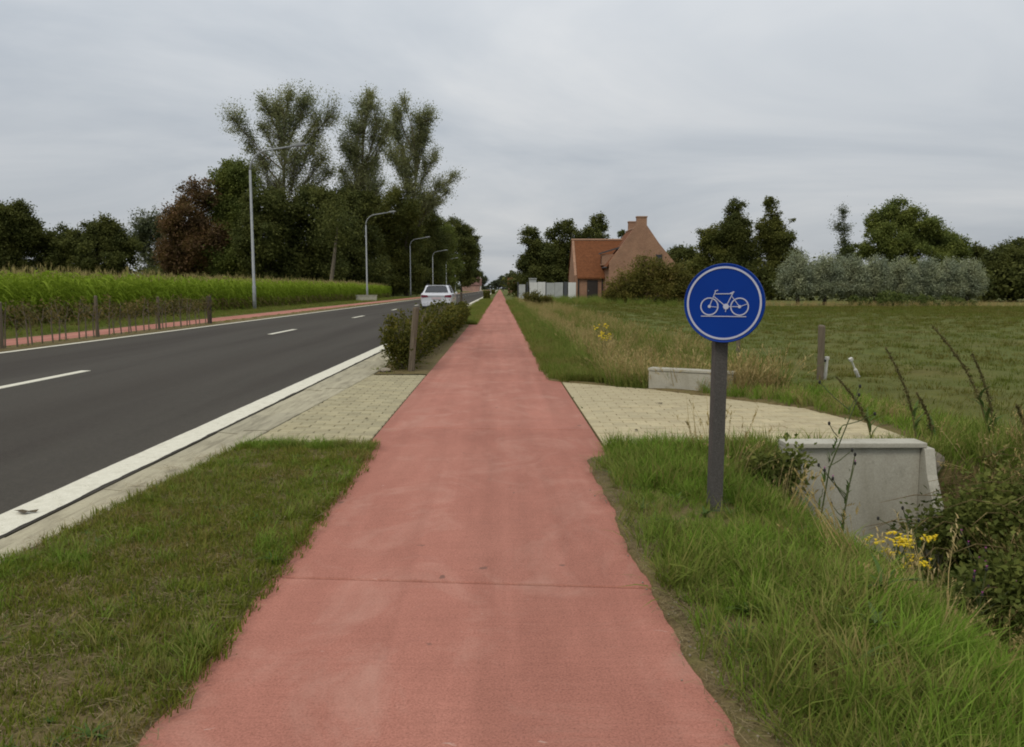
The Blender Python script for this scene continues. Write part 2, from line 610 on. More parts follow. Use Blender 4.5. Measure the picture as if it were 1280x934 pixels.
LEAF = {
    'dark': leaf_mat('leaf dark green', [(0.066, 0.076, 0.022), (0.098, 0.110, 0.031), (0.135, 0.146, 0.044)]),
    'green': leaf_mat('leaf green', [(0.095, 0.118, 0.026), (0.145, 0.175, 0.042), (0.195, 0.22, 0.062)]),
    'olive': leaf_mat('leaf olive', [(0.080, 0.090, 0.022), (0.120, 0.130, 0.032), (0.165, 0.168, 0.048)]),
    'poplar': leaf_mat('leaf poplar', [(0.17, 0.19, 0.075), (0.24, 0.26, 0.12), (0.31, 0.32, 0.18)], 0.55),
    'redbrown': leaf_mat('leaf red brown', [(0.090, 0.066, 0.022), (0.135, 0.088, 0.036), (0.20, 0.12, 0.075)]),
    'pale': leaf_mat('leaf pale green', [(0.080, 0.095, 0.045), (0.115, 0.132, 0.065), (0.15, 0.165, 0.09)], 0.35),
    'haze': leaf_mat('leaf haze tinted green', [(0.06, 0.075, 0.045), (0.08, 0.095, 0.058), (0.10, 0.115, 0.07)]),  # distance haze put into the leaf colour, bluer for the farthest trees
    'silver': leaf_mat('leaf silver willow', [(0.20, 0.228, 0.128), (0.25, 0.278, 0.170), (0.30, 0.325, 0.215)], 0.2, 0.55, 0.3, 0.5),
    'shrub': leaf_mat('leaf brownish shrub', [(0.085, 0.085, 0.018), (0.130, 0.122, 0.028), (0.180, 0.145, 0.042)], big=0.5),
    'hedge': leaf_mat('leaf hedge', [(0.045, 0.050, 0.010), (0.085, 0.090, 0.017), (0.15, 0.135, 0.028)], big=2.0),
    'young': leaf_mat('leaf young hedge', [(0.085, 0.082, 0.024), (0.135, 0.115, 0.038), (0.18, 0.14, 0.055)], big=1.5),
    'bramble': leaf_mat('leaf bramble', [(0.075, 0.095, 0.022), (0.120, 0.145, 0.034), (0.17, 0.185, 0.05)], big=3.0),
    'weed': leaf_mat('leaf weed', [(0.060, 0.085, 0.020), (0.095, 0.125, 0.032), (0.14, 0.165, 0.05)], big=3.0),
}


# ------------------------------------------------------------------ the lie of the land
def sstep(a, b, x):
    t = np.clip((np.asarray(x, dtype=float) - a) / (b - a), 0, 1)
    return t * t * (3 - 2 * t)


_ph = rng.uniform(0, 6.28, 40)


def rag(y, amp=1.0, k=0):
    """ragged edge, about -1..1"""
    y = np.asarray(y, dtype=float)
    s = np.zeros_like(y)
    for i, (f, a) in enumerate(((0.9, .35), (2.3, .3), (5.1, .25), (11.7, .2), (23.0, .13), (47.0, .09))):
        s = s + a * np.sin(f * y + _ph[(i + k * 6) % 40])
    return s * amp


def lerp_pts(pts):
    xs = [p[0] for p in pts]
    ys = [p[1] for p in pts]
    return lambda y: np.interp(y, xs, ys)


line_out = lerp_pts([(-20, -2.68), (0, -2.60), (4, -2.56), (6.5, -2.53), (17.7, -2.40), (60, -2.42), (900, -2.42)])
gut_out = lerp_pts([(-20, -2.5), (0, -2.40), (3.6, -2.29), (6.3, -2.08), (11.8, -1.86), (20, -1.85), (30, -2.0), (900, -2.02)])
PATH_L, PATH_R = -1.07, 0.82


def edge_right(y):
    y = np.asarray(y, dtype=float)
    near = 0.64 + rag(y, 0.034)
    ap = np.full_like(y, PATH_R + 0.012)
    far = 0.645 + rag(y * 0.8, 0.035, 1)
    a = sstep(5.75, 5.95, y)
    b = sstep(10.72, 10.9, y)
    return near * (1 - a) + ap * a * (1 - b) + far * b


def edge_left(y):
    return -0.985 + rag(y, 0.022, 2)


APRON = [(0.832, 5.75), (3.45, 5.75), (3.45, 7.3), (3.18, 8.3), (2.46, 9.2), (1.9, 9.88), (0.832, 10.68)]


def in_apron(x, y, grow=0.0):
    x = np.asarray(x, dtype=float)
    y = np.asarray(y, dtype=float)
    ins = np.ones(np.broadcast(x, y).shape, dtype=bool)
    n = len(APRON)
    for i in range(n):
        (x0, y0), (x1, y1) = APRON[i], APRON[(i + 1) % n]
        ex, ey = x1 - x0, y1 - y0
        L = math.hypot(ex, ey)
        ins &= (ex * (y - y0) - ey * (x - x0)) / L > -grow
    return ins


def land(x, y):
    """ground height to the right of the cycle path"""
    x = np.asarray(x, dtype=float)
    y = np.asarray(y, dtype=float)
    z = np.full(np.broadcast(x, y).shape, 0.018)
    field = 0.22 + 0.50 * sstep(15, 90, y) * sstep(0.12, 0.30, x / np.maximum(y, 1))
    keep = 1 - sstep(55, 85, y) * (1 - sstep(0.22, 0.32, x / np.maximum(y, 1)))
    z = z - sstep(1.6, 5.2, x) * field * np.where(y > 60, keep, 1)
    dit = np.exp(-((x - 2.65) / 0.72) ** 2)
    act = (1 - sstep(5.58, 5.68, y)) * 0.80 + sstep(9.75, 10.6, y) * (0.50 - 0.3 * sstep(25, 60, y))
    z = z - dit * act
    cul = sstep(5.60, 5.72, y) * (1 - sstep(9.4, 10.4, y)) * (1 - sstep(3.5, 4.6, x))
    z = z * (1 - cul) + 0.012 * cul
    z = z + 0.022 * sstep(1.0, 2.0, x) * (np.sin(1.7 * x + 0.9 * y) + np.sin(3.1 * y - 2.2 * x + 1) + 0.6 * np.sin(5.3 * x + 4.1 * y)) * (1 - cul)
    hole = in_apron(x, y) & (y > 6.02 + 0.05 * np.sin(9 * x) + 0.03 * np.sin(23 * x + 1))
    z = np.where(hole, -0.075, z)
    return z


def grid_mesh(name, X, Y, Z, mat):
    nr, nc = X.shape
    v = np.stack([X, Y, Z], -1).reshape(-1, 3)
    i = np.arange(nr - 1)[:, None] * nc + np.arange(nc - 1)[None]
    f = np.stack([i, i + 1, i + nc + 1, i + nc], -1).reshape(-1, 4)
    return fast_mesh(name, v, f, mat, True)


ys = np.concatenate([np.arange(-25, 1.4, 1.2), np.arange(1.4, 13, .055), np.arange(13, 40, .3), np.arange(40, 130, 2.), np.geomspace(130, 2500, 26)])
lx = [-900, -400, -200, -120, -80, -60, -45, -35, -28, -22, -18, -15.5, -14, -13, -12.42, -12.30]
lz = [0.01] * 15 + [-0.12]
ro = np.concatenate([[-0.015, 0, .02, .05, .1, .17], np.arange(.25, 4.6, .085), np.arange(4.7, 9, .3), np.geomspace(9, 900, 34)])
er = edge_right(ys)
Xg = np.concatenate([np.tile(lx, (len(ys), 1)), np.tile([-6.0, -1.2], (len(ys), 1)), er[:, None] + ro[None]], 1)
Yg = np.repeat(ys[:, None], Xg.shape[1], 1)
Zr = land(er[:, None] + ro[None], np.repeat(ys[:, None], len(ro), 1))
Zr[:, 0] = -0.12
Zr[:, 1] = np.minimum(Zr[:, 1], 0.003)
Zg = np.concatenate([np.tile(lz, (len(ys), 1)), np.full((len(ys), 2), -0.12), Zr], 1)
gme = grid_mesh('ground', Xg, Yg, Zg, M['ground'])
gme.materials.append(M['soil'])
cen = np.empty(len(gme.polygons) * 3, dtype=np.float32)
gme.polygons.foreach_get('center', cen)
cen = cen.reshape(-1, 3)
soil = (cen[:, 0] > 0) & (cen[:, 1] < 14) & (cen[:, 0] < 4.0)
gme.polygons.foreach_set('material_index', soil.astype(np.int32))
tag(link_mesh('ground', gme), kind='structure')


def strip(name, xl, xr, yy, z, mat, n=8, drop=0.016, ragl=None):
    yy = np.asarray(yy, dtype=float)
    t = np.linspace(0, 1, n)
    if drop:
        t = np.concatenate([[0, 0.01, 0.03], t[1:-1], [0.97, 0.99, 1]])
    a, b = xl(yy), xr(yy)
    X = a[:, None] * (1 - t) + b[:, None] * t
    Y = np.repeat(yy[:, None], len(t), 1)
    Z = np.full_like(X, z)
    if drop:
        Z[:, [0, -1]] -= drop + 0.04
        Z[:, [1, -2]] -= drop
        Z[:, [2, -3]] -= drop * 0.4
    return tag(link_mesh(name, grid_mesh(name, X, Y, Z, mat)), kind='structure')


const = lambda c: (lambda y: np.full_like(np.asarray(y, dtype=float), c))
long_y = np.concatenate([np.arange(-25, 60, 1.0), np.geomspace(60, 1000, 24)])
road = strip('road', const(-10.02), lambda y: line_out(y) + 0.012, long_y, -0.016, M['asphalt'], 14, 0)
# verges beside the red path (the turf creeps over its edge)
strip('verge', lambda y: gut_out(y) + 0.004, edge_left, np.concatenate([np.arange(-20, 1.2, 1.5), np.arange(1.2, 6.24, .05), [6.24, 6.27, 6.3]]), 0.020, M['soil'], 24)
strip('hedge_bed', lambda y: gut_out(y) + 0.004, lambda y: -1.05 + rag(y, 0.015, 3), np.arange(11.62, 28.1, .12), 0.012, M['soil'], 14)
strip('verge', lambda y: gut_out(y) + 0.004, lambda y: -0.84 + rag(y * 0.5, 0.03, 4), np.concatenate([np.arange(28.0, 60, .2), np.geomspace(60, 1000, 24)]), 0.016, M['ground'], 10)
strip('verge', const(-10.92), const(-10.02), long_y, 0.002, M['soil'], 8)
strip('left_cycle_path', const(-12.32), const(-10.9), long_y, -0.004, M['red'], 6, 0)


# painted markings, parts of the road
def paint(name, xl, xr, yy, z=-0.011):
    yy = np.asarray(yy, dtype=float)
    X = np.stack([xl(yy), xr(yy)], 1)
    Y = np.repeat(yy[:, None], 2, 1)
    return link_mesh(name, grid_mesh(name, X, Y, np.full_like(X, z), M['paint']), None, road)


fine_y = np.concatenate([np.arange(-10, 20, .04), np.arange(20, 60, .5), np.geomspace(60, 1000, 24)])
paint('edge_line', lambda y: line_out(y) - 0.255 + rag(y, .006, 4), lambda y: line_out(y) - 0.004 - np.abs(rag(y, .018, 5)), fine_y)
paint('edge_line', const(-9.98), lambda y: -9.80 + rag(y, .006, 3), fine_y)
dme = None
for k in range(-1, 26):
    y0 = 9.72 + 12.7 * k
    if dme is None:
        b = MB()
        b.box(-0.075, 0.075, 0, 2.72, -0.006, 0.0)
        dme = b.mesh('lane_dash', M['paint'])
    o = link_mesh('lane_dash', dme, None, road)
    o.location = (-6.42, y0, -0.010)

# gutter of concrete blocks along the road
gut = MB()
for a, c in zip(np.arange(-12, 60, 2.0), np.arange(-10, 62, 2.0)):
    xa, xb, ya, yb = float(line_out(a)), float(gut_out(a)), float(a), float(c)
    xc, xd = float(line_out(c)), float(gut_out(c))
    gut.add([(xa + .02, ya, -.07), (xb, ya, -.07), (xd, yb, -.07), (xc + .02, yb, -.07)], [(0, 1, 2, 3)])
gutter = tag(gut.build('gutter', M['crack'], fixn=False), kind='structure')
prof = [(0.0, -0.10), (0.0, -0.016), (0.03, -0.010), (0.40, -0.024), (0.46, -0.024), (0.475, -0.05), (0.49, -0.05), (0.505, 0.0), (0.53, 0.006), (0.96, 0.008), (1.0, 0.002), (1.0, -0.10)]


def gutter_block(ya, yb, name='gutter_block'):
    b = MB()
    n = len(prof)
    vs_ = []
    for y in (ya, yb):
        x0, x1 = float(line_out(y)) + 0.028 + 0.004 * float(rag(y * 3, 1, 2)), float(gut_out(y))
        vs_ += [(x0 + (x1 - x0) * t, y, z) for t, z in prof]
    fs_ = [(i, i + 1, i + 1 + n, i + n) for i in range(n - 1)] + [tuple(range(n)), tuple(range(2 * n - 1, n - 1, -1))]
    b.add(vs_, fs_)
    return b.build(name, M['gutter'], gutter)


for k in range(-6, 50):
    dz = random.uniform(-.003, .003)
    o = gutter_block(k * 1.0 + .004, k * 1.0 + .996)
    o.location.z = dz
for ya, yb in ((50, 110), (110, 300), (300, 900)):
    gutter_block(ya + .005, yb - .005)

# ------------------------------------------------------------------ red cycle path, cast in slabs
bed = MB()
bed.box(PATH_L + .02, PATH_R - .02, -20, 900, -.118, -.06)
path = tag(bed.build('cycle_path', M['crack']), kind='structure')
SKEW = -0.095


def slab_mesh(L, gap=0.016):
    b = MB()
    c = 0.006
    x0, x1 = PATH_L, PATH_R
    s0, s1 = SKEW * x0, SKEW * x1
    ya, yb = gap / 2, L - gap / 2
    base = [(x0, ya + s0), (x1, ya + s1), (x1, yb + s1), (x0, yb + s0)]
    top = [(x0 + c, ya + s0 + c), (x1 - c, ya + s1 + c), (x1 - c, yb + s1 - c), (x0 + c, yb + s0 - c)]
    b.add([(x, y, -.11) for x, y in base] + [(x, y, -c) for x, y in base] + [(x, y, 0) for x, y in top],
          [(0, 1, 5, 4), (1, 2, 6, 5), (2, 3, 7, 6), (3, 0, 4, 7), (4, 5, 9, 8), (5, 6, 10, 9), (6, 7, 11, 10), (7, 4, 8, 11), (8, 9, 10, 11), (3, 2, 1, 0)])
    return b.mesh('slab', M['red'], fixn=False)


SL = 3.80
sm = slab_mesh(SL)
sm_tight = slab_mesh(SL, 0.004)
for k in range(-4, 19):
    o = link_mesh('slab', sm if k in (-1, 0, -2) else sm_tight, None, path)
    o.location = (0, 3.30 + SL * k, random.uniform(-.0015, .0015))
o = link_mesh('slab', slab_mesh(830, .004), None, path)
o.location = (0, 3.30 + SL * 19, 0)


# ------------------------------------------------------------------ paved driveways
def clip_poly(poly, conv):
    out = list(poly)
    n = len(conv)
    for i in range(n):
        (x0, y0), (x1, y1) = conv[i], conv[(i + 1) % n]
        side = lambda p: (x1 - x0) * (p[1] - y0) - (y1 - y0) * (p[0] - x0)
        src, out = out, []
        for j in range(len(src)):
            p, q = src[j], src[(j + 1) % len(src)]
            sp, sq = side(p), side(q)
            if sp >= 0:
                out.append(p)
            if sp * sq < 0:
                t = sp / (sp - sq)
                out.append((p[0] + (q[0] - p[0]) * t, p[1] + (q[1] - p[1]) * t))
        if len(out) < 3:
            return []
    return out


def area(p):
    return 0.5 * sum(p[i][0] * p[(i + 1) % len(p)][1] - p[(i + 1) % len(p)][0] * p[i][1] for i in range(len(p)))


def paver_shape(mb, poly, z=0.0, c=0.005, h=0.06, off=(0, 0)):
    cx = sum(p[0] for p in poly) / len(poly)
    cy = sum(p[1] for p in poly) / len(poly)
    n = len(poly)
    ins = []
    for x, y in poly:
        d = math.hypot(x - cx, y - cy)
        ins.append((x - (x - cx) / d * c * 1.4, y - (y - cy) / d * c * 1.4))
    vs_ = [(x - off[0], y - off[1], z - h) for x, y in poly] + [(x - off[0], y - off[1], z - c) for x, y in poly] + [(x - off[0], y - off[1], z) for x, y in ins]
    fs_ = []
    for i in range(n):
        j = (i + 1) % n
        fs_ += [(i, j, n + j, n + i), (n + i, n + j, 2 * n + j, 2 * n + i)]
    fs_.append(tuple(range(2 * n, 3 * n)))
    mb.add(vs_, fs_)


def paving(name, poly, mat, PL=0.22, PW=0.11, gap=0.005, limit=300):
    b = MB()
    n = len(poly)
    b.add([(x, y, -0.035) for x, y in poly], [tuple(range(n))])
    base = tag(b.build(name, M['joint'], fixn=False), kind='structure')
    full = MB()
    paver_shape(full, [(-PL / 2 + gap / 2, -PW / 2 + gap / 2), (PL / 2 - gap / 2, -PW / 2 + gap / 2), (PL / 2 - gap / 2, PW / 2 - gap / 2), (-PL / 2 + gap / 2, PW / 2 - gap / 2)])
    fm = full.mesh('paver', mat, fixn=False)
    x0, x1 = min(p[0] for p in poly), max(p[0] for p in poly)
    y0, y1 = min(p[1] for p in poly), max(p[1] for p in poly)
    items = []
    for r in range(int((y1 - y0) / PW) + 2):
        yc = y0 + (r + .5) * PW
        for q in range(-1, int((x1 - x0) / PL) + 2):
            xc = x0 + (q + .5 + (.5 if r % 2 else 0)) * PL
            rect = [(xc - PL / 2 + gap / 2, yc - PW / 2 + gap / 2), (xc + PL / 2 - gap / 2, yc - PW / 2 + gap / 2), (xc + PL / 2 - gap / 2, yc + PW / 2 - gap / 2), (xc - PL / 2 + gap / 2, yc + PW / 2 - gap / 2)]
            cp = clip_poly(rect, poly)
            if len(cp) < 3 or area(cp) < 0.0015:
                continue
            items.append((yc, xc, cp, area(cp) > 0.98 * area(rect)))
    items.sort(key=lambda i: i[0])
    rest = MB()
    for k, (yc, xc, cp, isfull) in enumerate(items):
        z = random.uniform(-.003, .003)
        if k < limit:
            if isfull:
                o = link_mesh('paver', fm, None, base)
            else:
                b = MB()
                paver_shape(b, cp, off=(xc, yc))
                o = link_mesh('paver', b.mesh('paver_cut', mat, fixn=False), None, base)
            o.location = (xc, yc, z)
            o.rotation_euler = (random.uniform(-.006, .006), random.uniform(-.006, .006), random.uniform(-.006, .006))
        else:
            paver_shape(rest, cp, z)
    if rest.v:
        tag(rest.build('paver_field', mat, base, fixn=False), kind='stuff')
    return base


paving('driveway', [(-2.072, 6.22), (PATH_L - .008, 6.22), (PATH_L - .008, 11.55), (-1.865, 11.85)], M['paver_l'])
paving('driveway_apron', APRON, M['paver_r'])

# ------------------------------------------------------------------ cycle path sign
SIGN = (1.215, 4.42)
sg = tag(empty('cycle_path_sign', (SIGN[0], SIGN[1], 0.0)), 'round blue bicycle sign on a dark grey post in the right verge', 'sign')
b = MB()
b.box(-.037, .037, -.03, .03, -.45, 1.30)
pst = b.build('post', M['post'], sg, bevel=.005)
pst.rotation_euler = (0, R(0.4), R(4))


def ring(mb, r0, r1, y, n=72, cx=0.0, cz=0.0, th=0.0):
    vs_, fs_ = [], []
    for k in range(n):
        t = 2 * math.pi * k / n
        for r in (r0, r1):
            vs_.append((cx + r * math.cos(t), y, cz + r * math.sin(t)))
    for k in range(n):
        a, c = 2 * k, 2 * ((k + 1) % n)
        fs_.append((a, a + 1, c + 1, c))
    if th:
        m = len(vs_)
        vs_ += [(x, y + th, z) for x, y_, z in vs_]
        for k in range(n):
            a, c = 2 * k, 2 * ((k + 1) % n)
            fs_ += [(a + 1, a + 1 + m, c + 1 + m, c + 1), (a, c, c + m, a + m)]
    mb.add(vs_, fs_)


RS = 0.215
b = MB()
pr = [(RS - .012, 0.0), (RS - .003, -.003), (RS, .002), (RS, .026), (RS - .006, .030), (RS - .02, .030), (RS - .02, .012)]
n = 96
vs_ = [(0, 0, 0)]
fs_ = []
for r, y in pr:
    for k in range(n):
        t = 2 * math.pi * k / n
        vs_.append((r * math.cos(t), y, r * math.sin(t)))
for k in range(n):
    fs_.append((0, 1 + k, 1 + (k + 1) % n))
for i in range(len(pr) - 1):
    for k in range(n):
        k2 = (k + 1) % n
        fs_.append((1 + i * n + k, 1 + (i + 1) * n + k, 1 + (i + 1) * n + k2, 1 + i * n + k2))
vs_.append((0, .012, 0))
m = len(vs_) - 1
for k in range(n):
    fs_.append((m, 1 + (len(pr) - 1) * n + (k + 1) % n, 1 + (len(pr) - 1) * n + k))
b.add(vs_, fs_)
face = b.build('sign_disc', M['blue'], sg, smooth=False)
face.location = (0.0, -0.078, 1.172)
face.rotation_euler = (R(-1.5), 0, R(-24))
b = MB()
ring(b, RS * .876, RS * .924, -.0035, 96, th=.003)
b.build('white_ring', M['signwhite'], face)
b = MB()
U = RS / 352.0


def bk(x, y):
    return ((x - 465) * U, (460 - y) * U)


def stroke(p, q, w):
    (x0, z0), (x1, z1) = bk(*p), bk(*q)
    d = math.hypot(x1 - x0, z1 - z0)
    nx, nz = -(z1 - z0) / d * w * .8 * U / 2, (x1 - x0) / d * w * .8 * U / 2
    b.prism([(x0 + nx, z0 + nz), (x1 + nx, z1 + nz), (x1 - nx, z1 - nz), (x0 - nx, z0 - nz)], -.0032, -.0004)


for c in ((340, 490), (602, 490)):
    x, z = bk(*c)
    ring(b, 70 * U, 80 * U, -.0032, 48, x, z, .0028)
    ring(b, .2 * U, 14 * U, -.0034, 20, x, z, .003)
x, z = bk(485, 490)
ring(b, .2 * U, 25 * U, -.0035, 28, x, z, .003)
for p, q, w in (((340, 490), (392, 352), 9), ((383, 352), (412, 346), 9), ((388, 378), (540, 376), 9), ((518, 374), (552, 358), 12), ((544, 366), (487, 486), 9),
                ((378, 402), (482, 488), 9), ((487, 490), (602, 490), 8), ((534, 400), (600, 486), 7), ((268, 577), (662, 577), 9), ((345, 490), (414, 496), 6), ((602, 490), (676, 462), 7), ((485, 512), (482, 538), 7)):
    stroke(p, q, w)
b.build('bicycle_emblem', M['signwhite'], face)
for z in (1.09, 1.25):
    b = MB()
    b.box(-.048, .048, -.046, .036, z - .012, z + .012)
    b.build('clamp', M['steel'], sg, bevel=.003)

# ------------------------------------------------------------------ culvert headwalls
hw = tag(empty('culvert_headwall', (2.55, 5.56, 0)), 'large grey concrete culvert headwall standing in the ditch beside the yellow flowers', 'headwall', 'culvert headwalls')
b = MB()
b.box(-.52, .44, 0, .12, -1.0, .125)
b.build('back_panel', M['concrete'], hw, bevel=.006)
for s in (-1, 1):
    b = MB()
    x0, x1 = (-.53, -.455) if s < 0 else (.442, .515)
    b.prism([(-.004, .128), (-.05, .128), (-.10, -.05), (-.30, -.42), (-.34, -1.0), (.13, -1.0), (.13, .128)], x0, x1, 'x')
    o = b.build('wing', M['concrete'], hw, bevel=.006)
b = MB()
b.box(-.53, .47, -.035, .15, .130, .165)
b.build('coping', M['concrete'], hw, bevel=.008)
b = MB()
ring(b, .20, .25, -.03, 28, .06, -.80, .06)
b.build('pipe_rim', M['concrete'], hw)
b = MB()
vs_ = [(.06 + .2 * math.cos(2 * math.pi * k / 28), -.004, -.80 + .2 * math.sin(2 * math.pi * k / 28)) for k in range(28)]
b.add(vs_, [tuple(range(28))])
b.build('pipe_dark_disc', M['black'], hw)  # flat black disc painting the shade inside the pipe; the wall is solid

hw2 = tag(empty('culvert_headwall', (2.3, 9.72, 0)), 'low pale concrete headwall behind the beige paving, cut by the sign post', 'headwall', 'culvert headwalls')
hw2.rotation_euler.z = R(-30)
b = MB()
b.box(-.50, .55, 0, .14, -.9, .225)
b.build('back_panel', M['concrete'], hw2, bevel=.006)
b = MB()
b.box(-.51, .56, -.01, .17, .229, .262)
b.build('coping', M['concrete'], hw2, bevel=.008)


# stones by the headwall
def stone(loc, r, label, mat):
    bm = bmesh.new()
    bmesh.ops.create_icosphere(bm, subdivisions=2, radius=1)
    for v in bm.verts:
        k = 1 + .22 * math.sin(5 * v.co.x + 3 * v.co.z + loc[0] * 9) * math.cos(4 * v.co.y + loc[1] * 7) + random.uniform(-.12, .12)
        v.co = Vector((v.co.x * r[0], v.co.y * r[1], v.co.z * r[2])) * k
    me = bpy.data.meshes.new('stone')
    bm.to_mesh(me)
    bm.free()
    me.materials.append(mat)
    o = link_mesh('stone', me)
    o.location = loc
    tag(o, label, 'stone')


stone((3.16, 5.68, -.02), (.06, .06, .09), 'pale rough stone at the right end of the near headwall', M['pebble'])
stone((-1.72, 11.95, .035), (.09, .07, .04), 'pale flat stone at the foot of the clipped hedge near the gutter', M['pebble'])


# ------------------------------------------------------------------ posts and markers
def wooden_post(name, loc, h, w, label, mat='wood', lean=(0, 0), cat='post', group=None, round_=True):
    b = MB()
    seg = 9
    b.tube([(0, 0, -.35), (0, 0, h * .5), (w * .08, 0, h - .02), (w * .08, 0, h)], [w * .5, w * .5, w * .48, w * .40], seg)
    for i, v in enumerate(b.v):
        b.v[i] = (v[0] * (1 + .05 * math.sin(v[2] * 9)), v[1] * (1 + .06 * math.cos(v[2] * 7)), v[2] + (.02 * v[0] / w if v[2] > h - .03 else 0))
    o = b.build(name, M[mat], None, smooth=False)
    o.location = loc
    o.rotation_euler = (R(lean[0]), R(lean[1]), random.uniform(0, 3))
    tag(o, label, cat, group)
    return o


def zr(x, y):
    return float(land(x, y))


wooden_post('fence_post', (5.06, 12.5, zr(5.06, 12.5)), .86, .11, 'weathered round fence post in the pasture right of the sign', group='pasture fence posts')
wooden_post('fence_post', (4.85, 16.2, zr(4.85, 16.2)), .85, .085, 'thin fence post in the dry grass just behind the sign post', 'wood', group='pasture fence posts')
for k, (nm, x, y, lx_, ly_, h, lab) in enumerate((('marker_stake', 5.18, 12.6, 2, 2, .32, 'short upright white stake close beside the pasture fence post'),
                                                ('marker_stake', 5.78, 12.75, 8, -28, .30, 'short white stake leaning left in the pasture right of the fence post'))):
    t = tag(empty(nm, (x, y, zr(x, y))), lab, 'stake', 'white stakes in the pasture')
    t.rotation_euler = (R(lx_), R(ly_), 0)
    b = MB()
    b.tube([(0, 0, -.12), (0, 0, h * .45), (0, 0, h * .55), (0, 0, h)], [.03, .03, .014, .014] if k else [.024, .024, .024, .026], 8)
    b.build('rod', M['whiteplastic'], t)
    b = MB()
    b.box(-.03, .03, -.03, .03, h + .002, h + .055)
    b.build('cap', M['whiteplastic'], t, bevel=.012)
    if not k:
        b = MB()
        b.tube([(-.03, -.02, h - .01), (-.075, -.03, h - .005)], .022, 8)
        b.build('insulator', M['black'], t)

# posts of the young hedge across the road
for k, (y, lab) in enumerate(((16.9, 'grey wooden post at the left picture edge in the young hedge across the road'), (20.9, 'grey wooden post in the young hedge, second from the left picture edge'),
                             (24.7, 'grey wooden post in the young hedge, third from the left picture edge'), (29.0, 'dark thick post ending the young hedge across the road'), (13.0, 'grey wooden post of the young hedge just outside the left picture edge'))):
    wooden_post('hedge_post', (-10.45, y, 0), 1.02 + .05 * math.sin(y), .085 if k != 3 else .17, lab, 'darkwood' if k == 3 else 'wood', (random.uniform(-1, 1), random.uniform(-1, 1)), group='posts of the young hedge')
wooden_post('hedge_post', (-1.345, 12.05, 0), .98, .10, 'leaning grey wooden post at the near end of the clipped hedge', lean=(-1, 4.5), group='posts of the clipped hedge').rotation_euler.z = 0
wooden_post('hedge_post', (-1.38, 28.6, 0), 1.12, .09, 'dark post at the far end of the clipped hedge', 'darkwood', group='posts of the clipped hedge')


# ------------------------------------------------------------------ street lamps
def lamp_proto():
    root = empty('street_lamp')
    b = MB()
    b.tube([(0, 0, -.3), (0, 0, 1.4), (0, 0, 1.42), (0, 0, 8.0)], [.105, .10, .082, .062], 12)
    b.build('pole', M['lamp_grey'], root, smooth=True)
    pts = []
    for k in range(9):
        t = k / 8
        a = R(90 * (1 - t) + 9 * t)
        pts.append((1.15 * (1 - math.sin(a)) if False else 1.1 * (1 - math.cos(R(81 * t))), 0, 8.0 + 1.1 * math.sin(R(81 * t))))
    pts.append((2.5, 0, 9.34))
    b = MB()
    b.tube(pts, [.06] + [.05] * (len(pts) - 1), 10)
    b.build('arm', M['lamp_grey'], root, smooth=True)
    b = MB()
    b.prism([(2.4, 9.30), (3.2, 9.40), (3.22, 9.47), (3.0, 9.53), (2.5, 9.45)], -.13, .13)
    hd = b.build('lamp_head', M['lamp_grey'], root, bevel=.03)
    b = MB()
    b.prism([(2.62, 9.315), (3.1, 9.375), (3.08, 9.355), (2.66, 9.30)], -.1, .1)
    b.build('lens', M['signwhite'], hd)
    b = MB()
    b.box(-.06, .06, -.112, -.098, .5, 1.0)
    b.build('hatch', M['lamp_grey'], root)
    return root


lp = lamp_proto()
LAMPS = ((47.0, 'nearest tall grey street lamp, in front of the corn'), (86.8, 'second street lamp from the left, behind the low concrete parapet'), (129.0, 'third street lamp from the left, left of the white car'),
         (172.0, 'fourth street lamp from the left, just above the white car'), (215.0, 'fifth street lamp, small against the roadside trees'), (258.0, 'farthest street lamp, tiny against the roadside trees'), (6.0, 'street lamp just outside the left picture edge'))
for k, (y, lab) in enumerate(LAMPS):
    o = lp if k == 0 else copy_tree(lp)
    o.location = (-14.3, y, 0.01)
    tag(o, lab, 'street lamp', 'street lamps along the left side of the road')

pp = tag(empty('concrete_parapet', (-13.75, 83.0, 0)), 'low pale concrete parapet at the foot of the second street lamp', 'parapet')
b = MB()
b.box(-1.05, 1.05, -.12, .12, -.4, .52)
b.build('wall', M['concrete'], pp, bevel=.01)
b = MB()
b.box(-1.1, 1.1, -.16, .16, .523, .60)
b.build('coping', M['concrete'], pp, bevel=.01)

# ------------------------------------------------------------------ the white estate car
M['carpaint'] = simple_mat('car paint', (0.56, 0.57, 0.60), (0.50, 0.51, 0.54), 1.5, 0.28, 0.5, coat=0.6)
M['taillight'] = simple_mat('tail light', (0.16, 0.012, 0.03), (0.11, 0.01, 0.02), 12, 0.2, 0.5)
M['plate'] = simple_mat('number plate', (0.55, 0.45, 0.46), rough=0.5)
M['rubber'] = simple_mat('tyre rubber', (0.02, 0.02, 0.02), rough=0.8)
car = tag(empty('car', (-3.56, 45.0, -.016)), 'white estate car seen from behind in the right lane past the clipped hedge', 'car')
SEC = [  # y, half width low, half width belt, z low, z belt, z shoulder
    (0.00, .74, .80, .42, .78, .92), (0.06, .83, .87, .34, .80, 1.00), (0.35, .88, .90, .26, .82, 1.03), (1.3, .90, .905, .22, .82, 1.02), (2.6, .90, .905, .22, .80, .99), (3.5, .90, .90, .24, .76, .93), (4.3, .86, .87, .28, .68, .80), (4.62, .70, .72, .36, .58, .68)]
b = MB()
vs_, fs_ = [], []
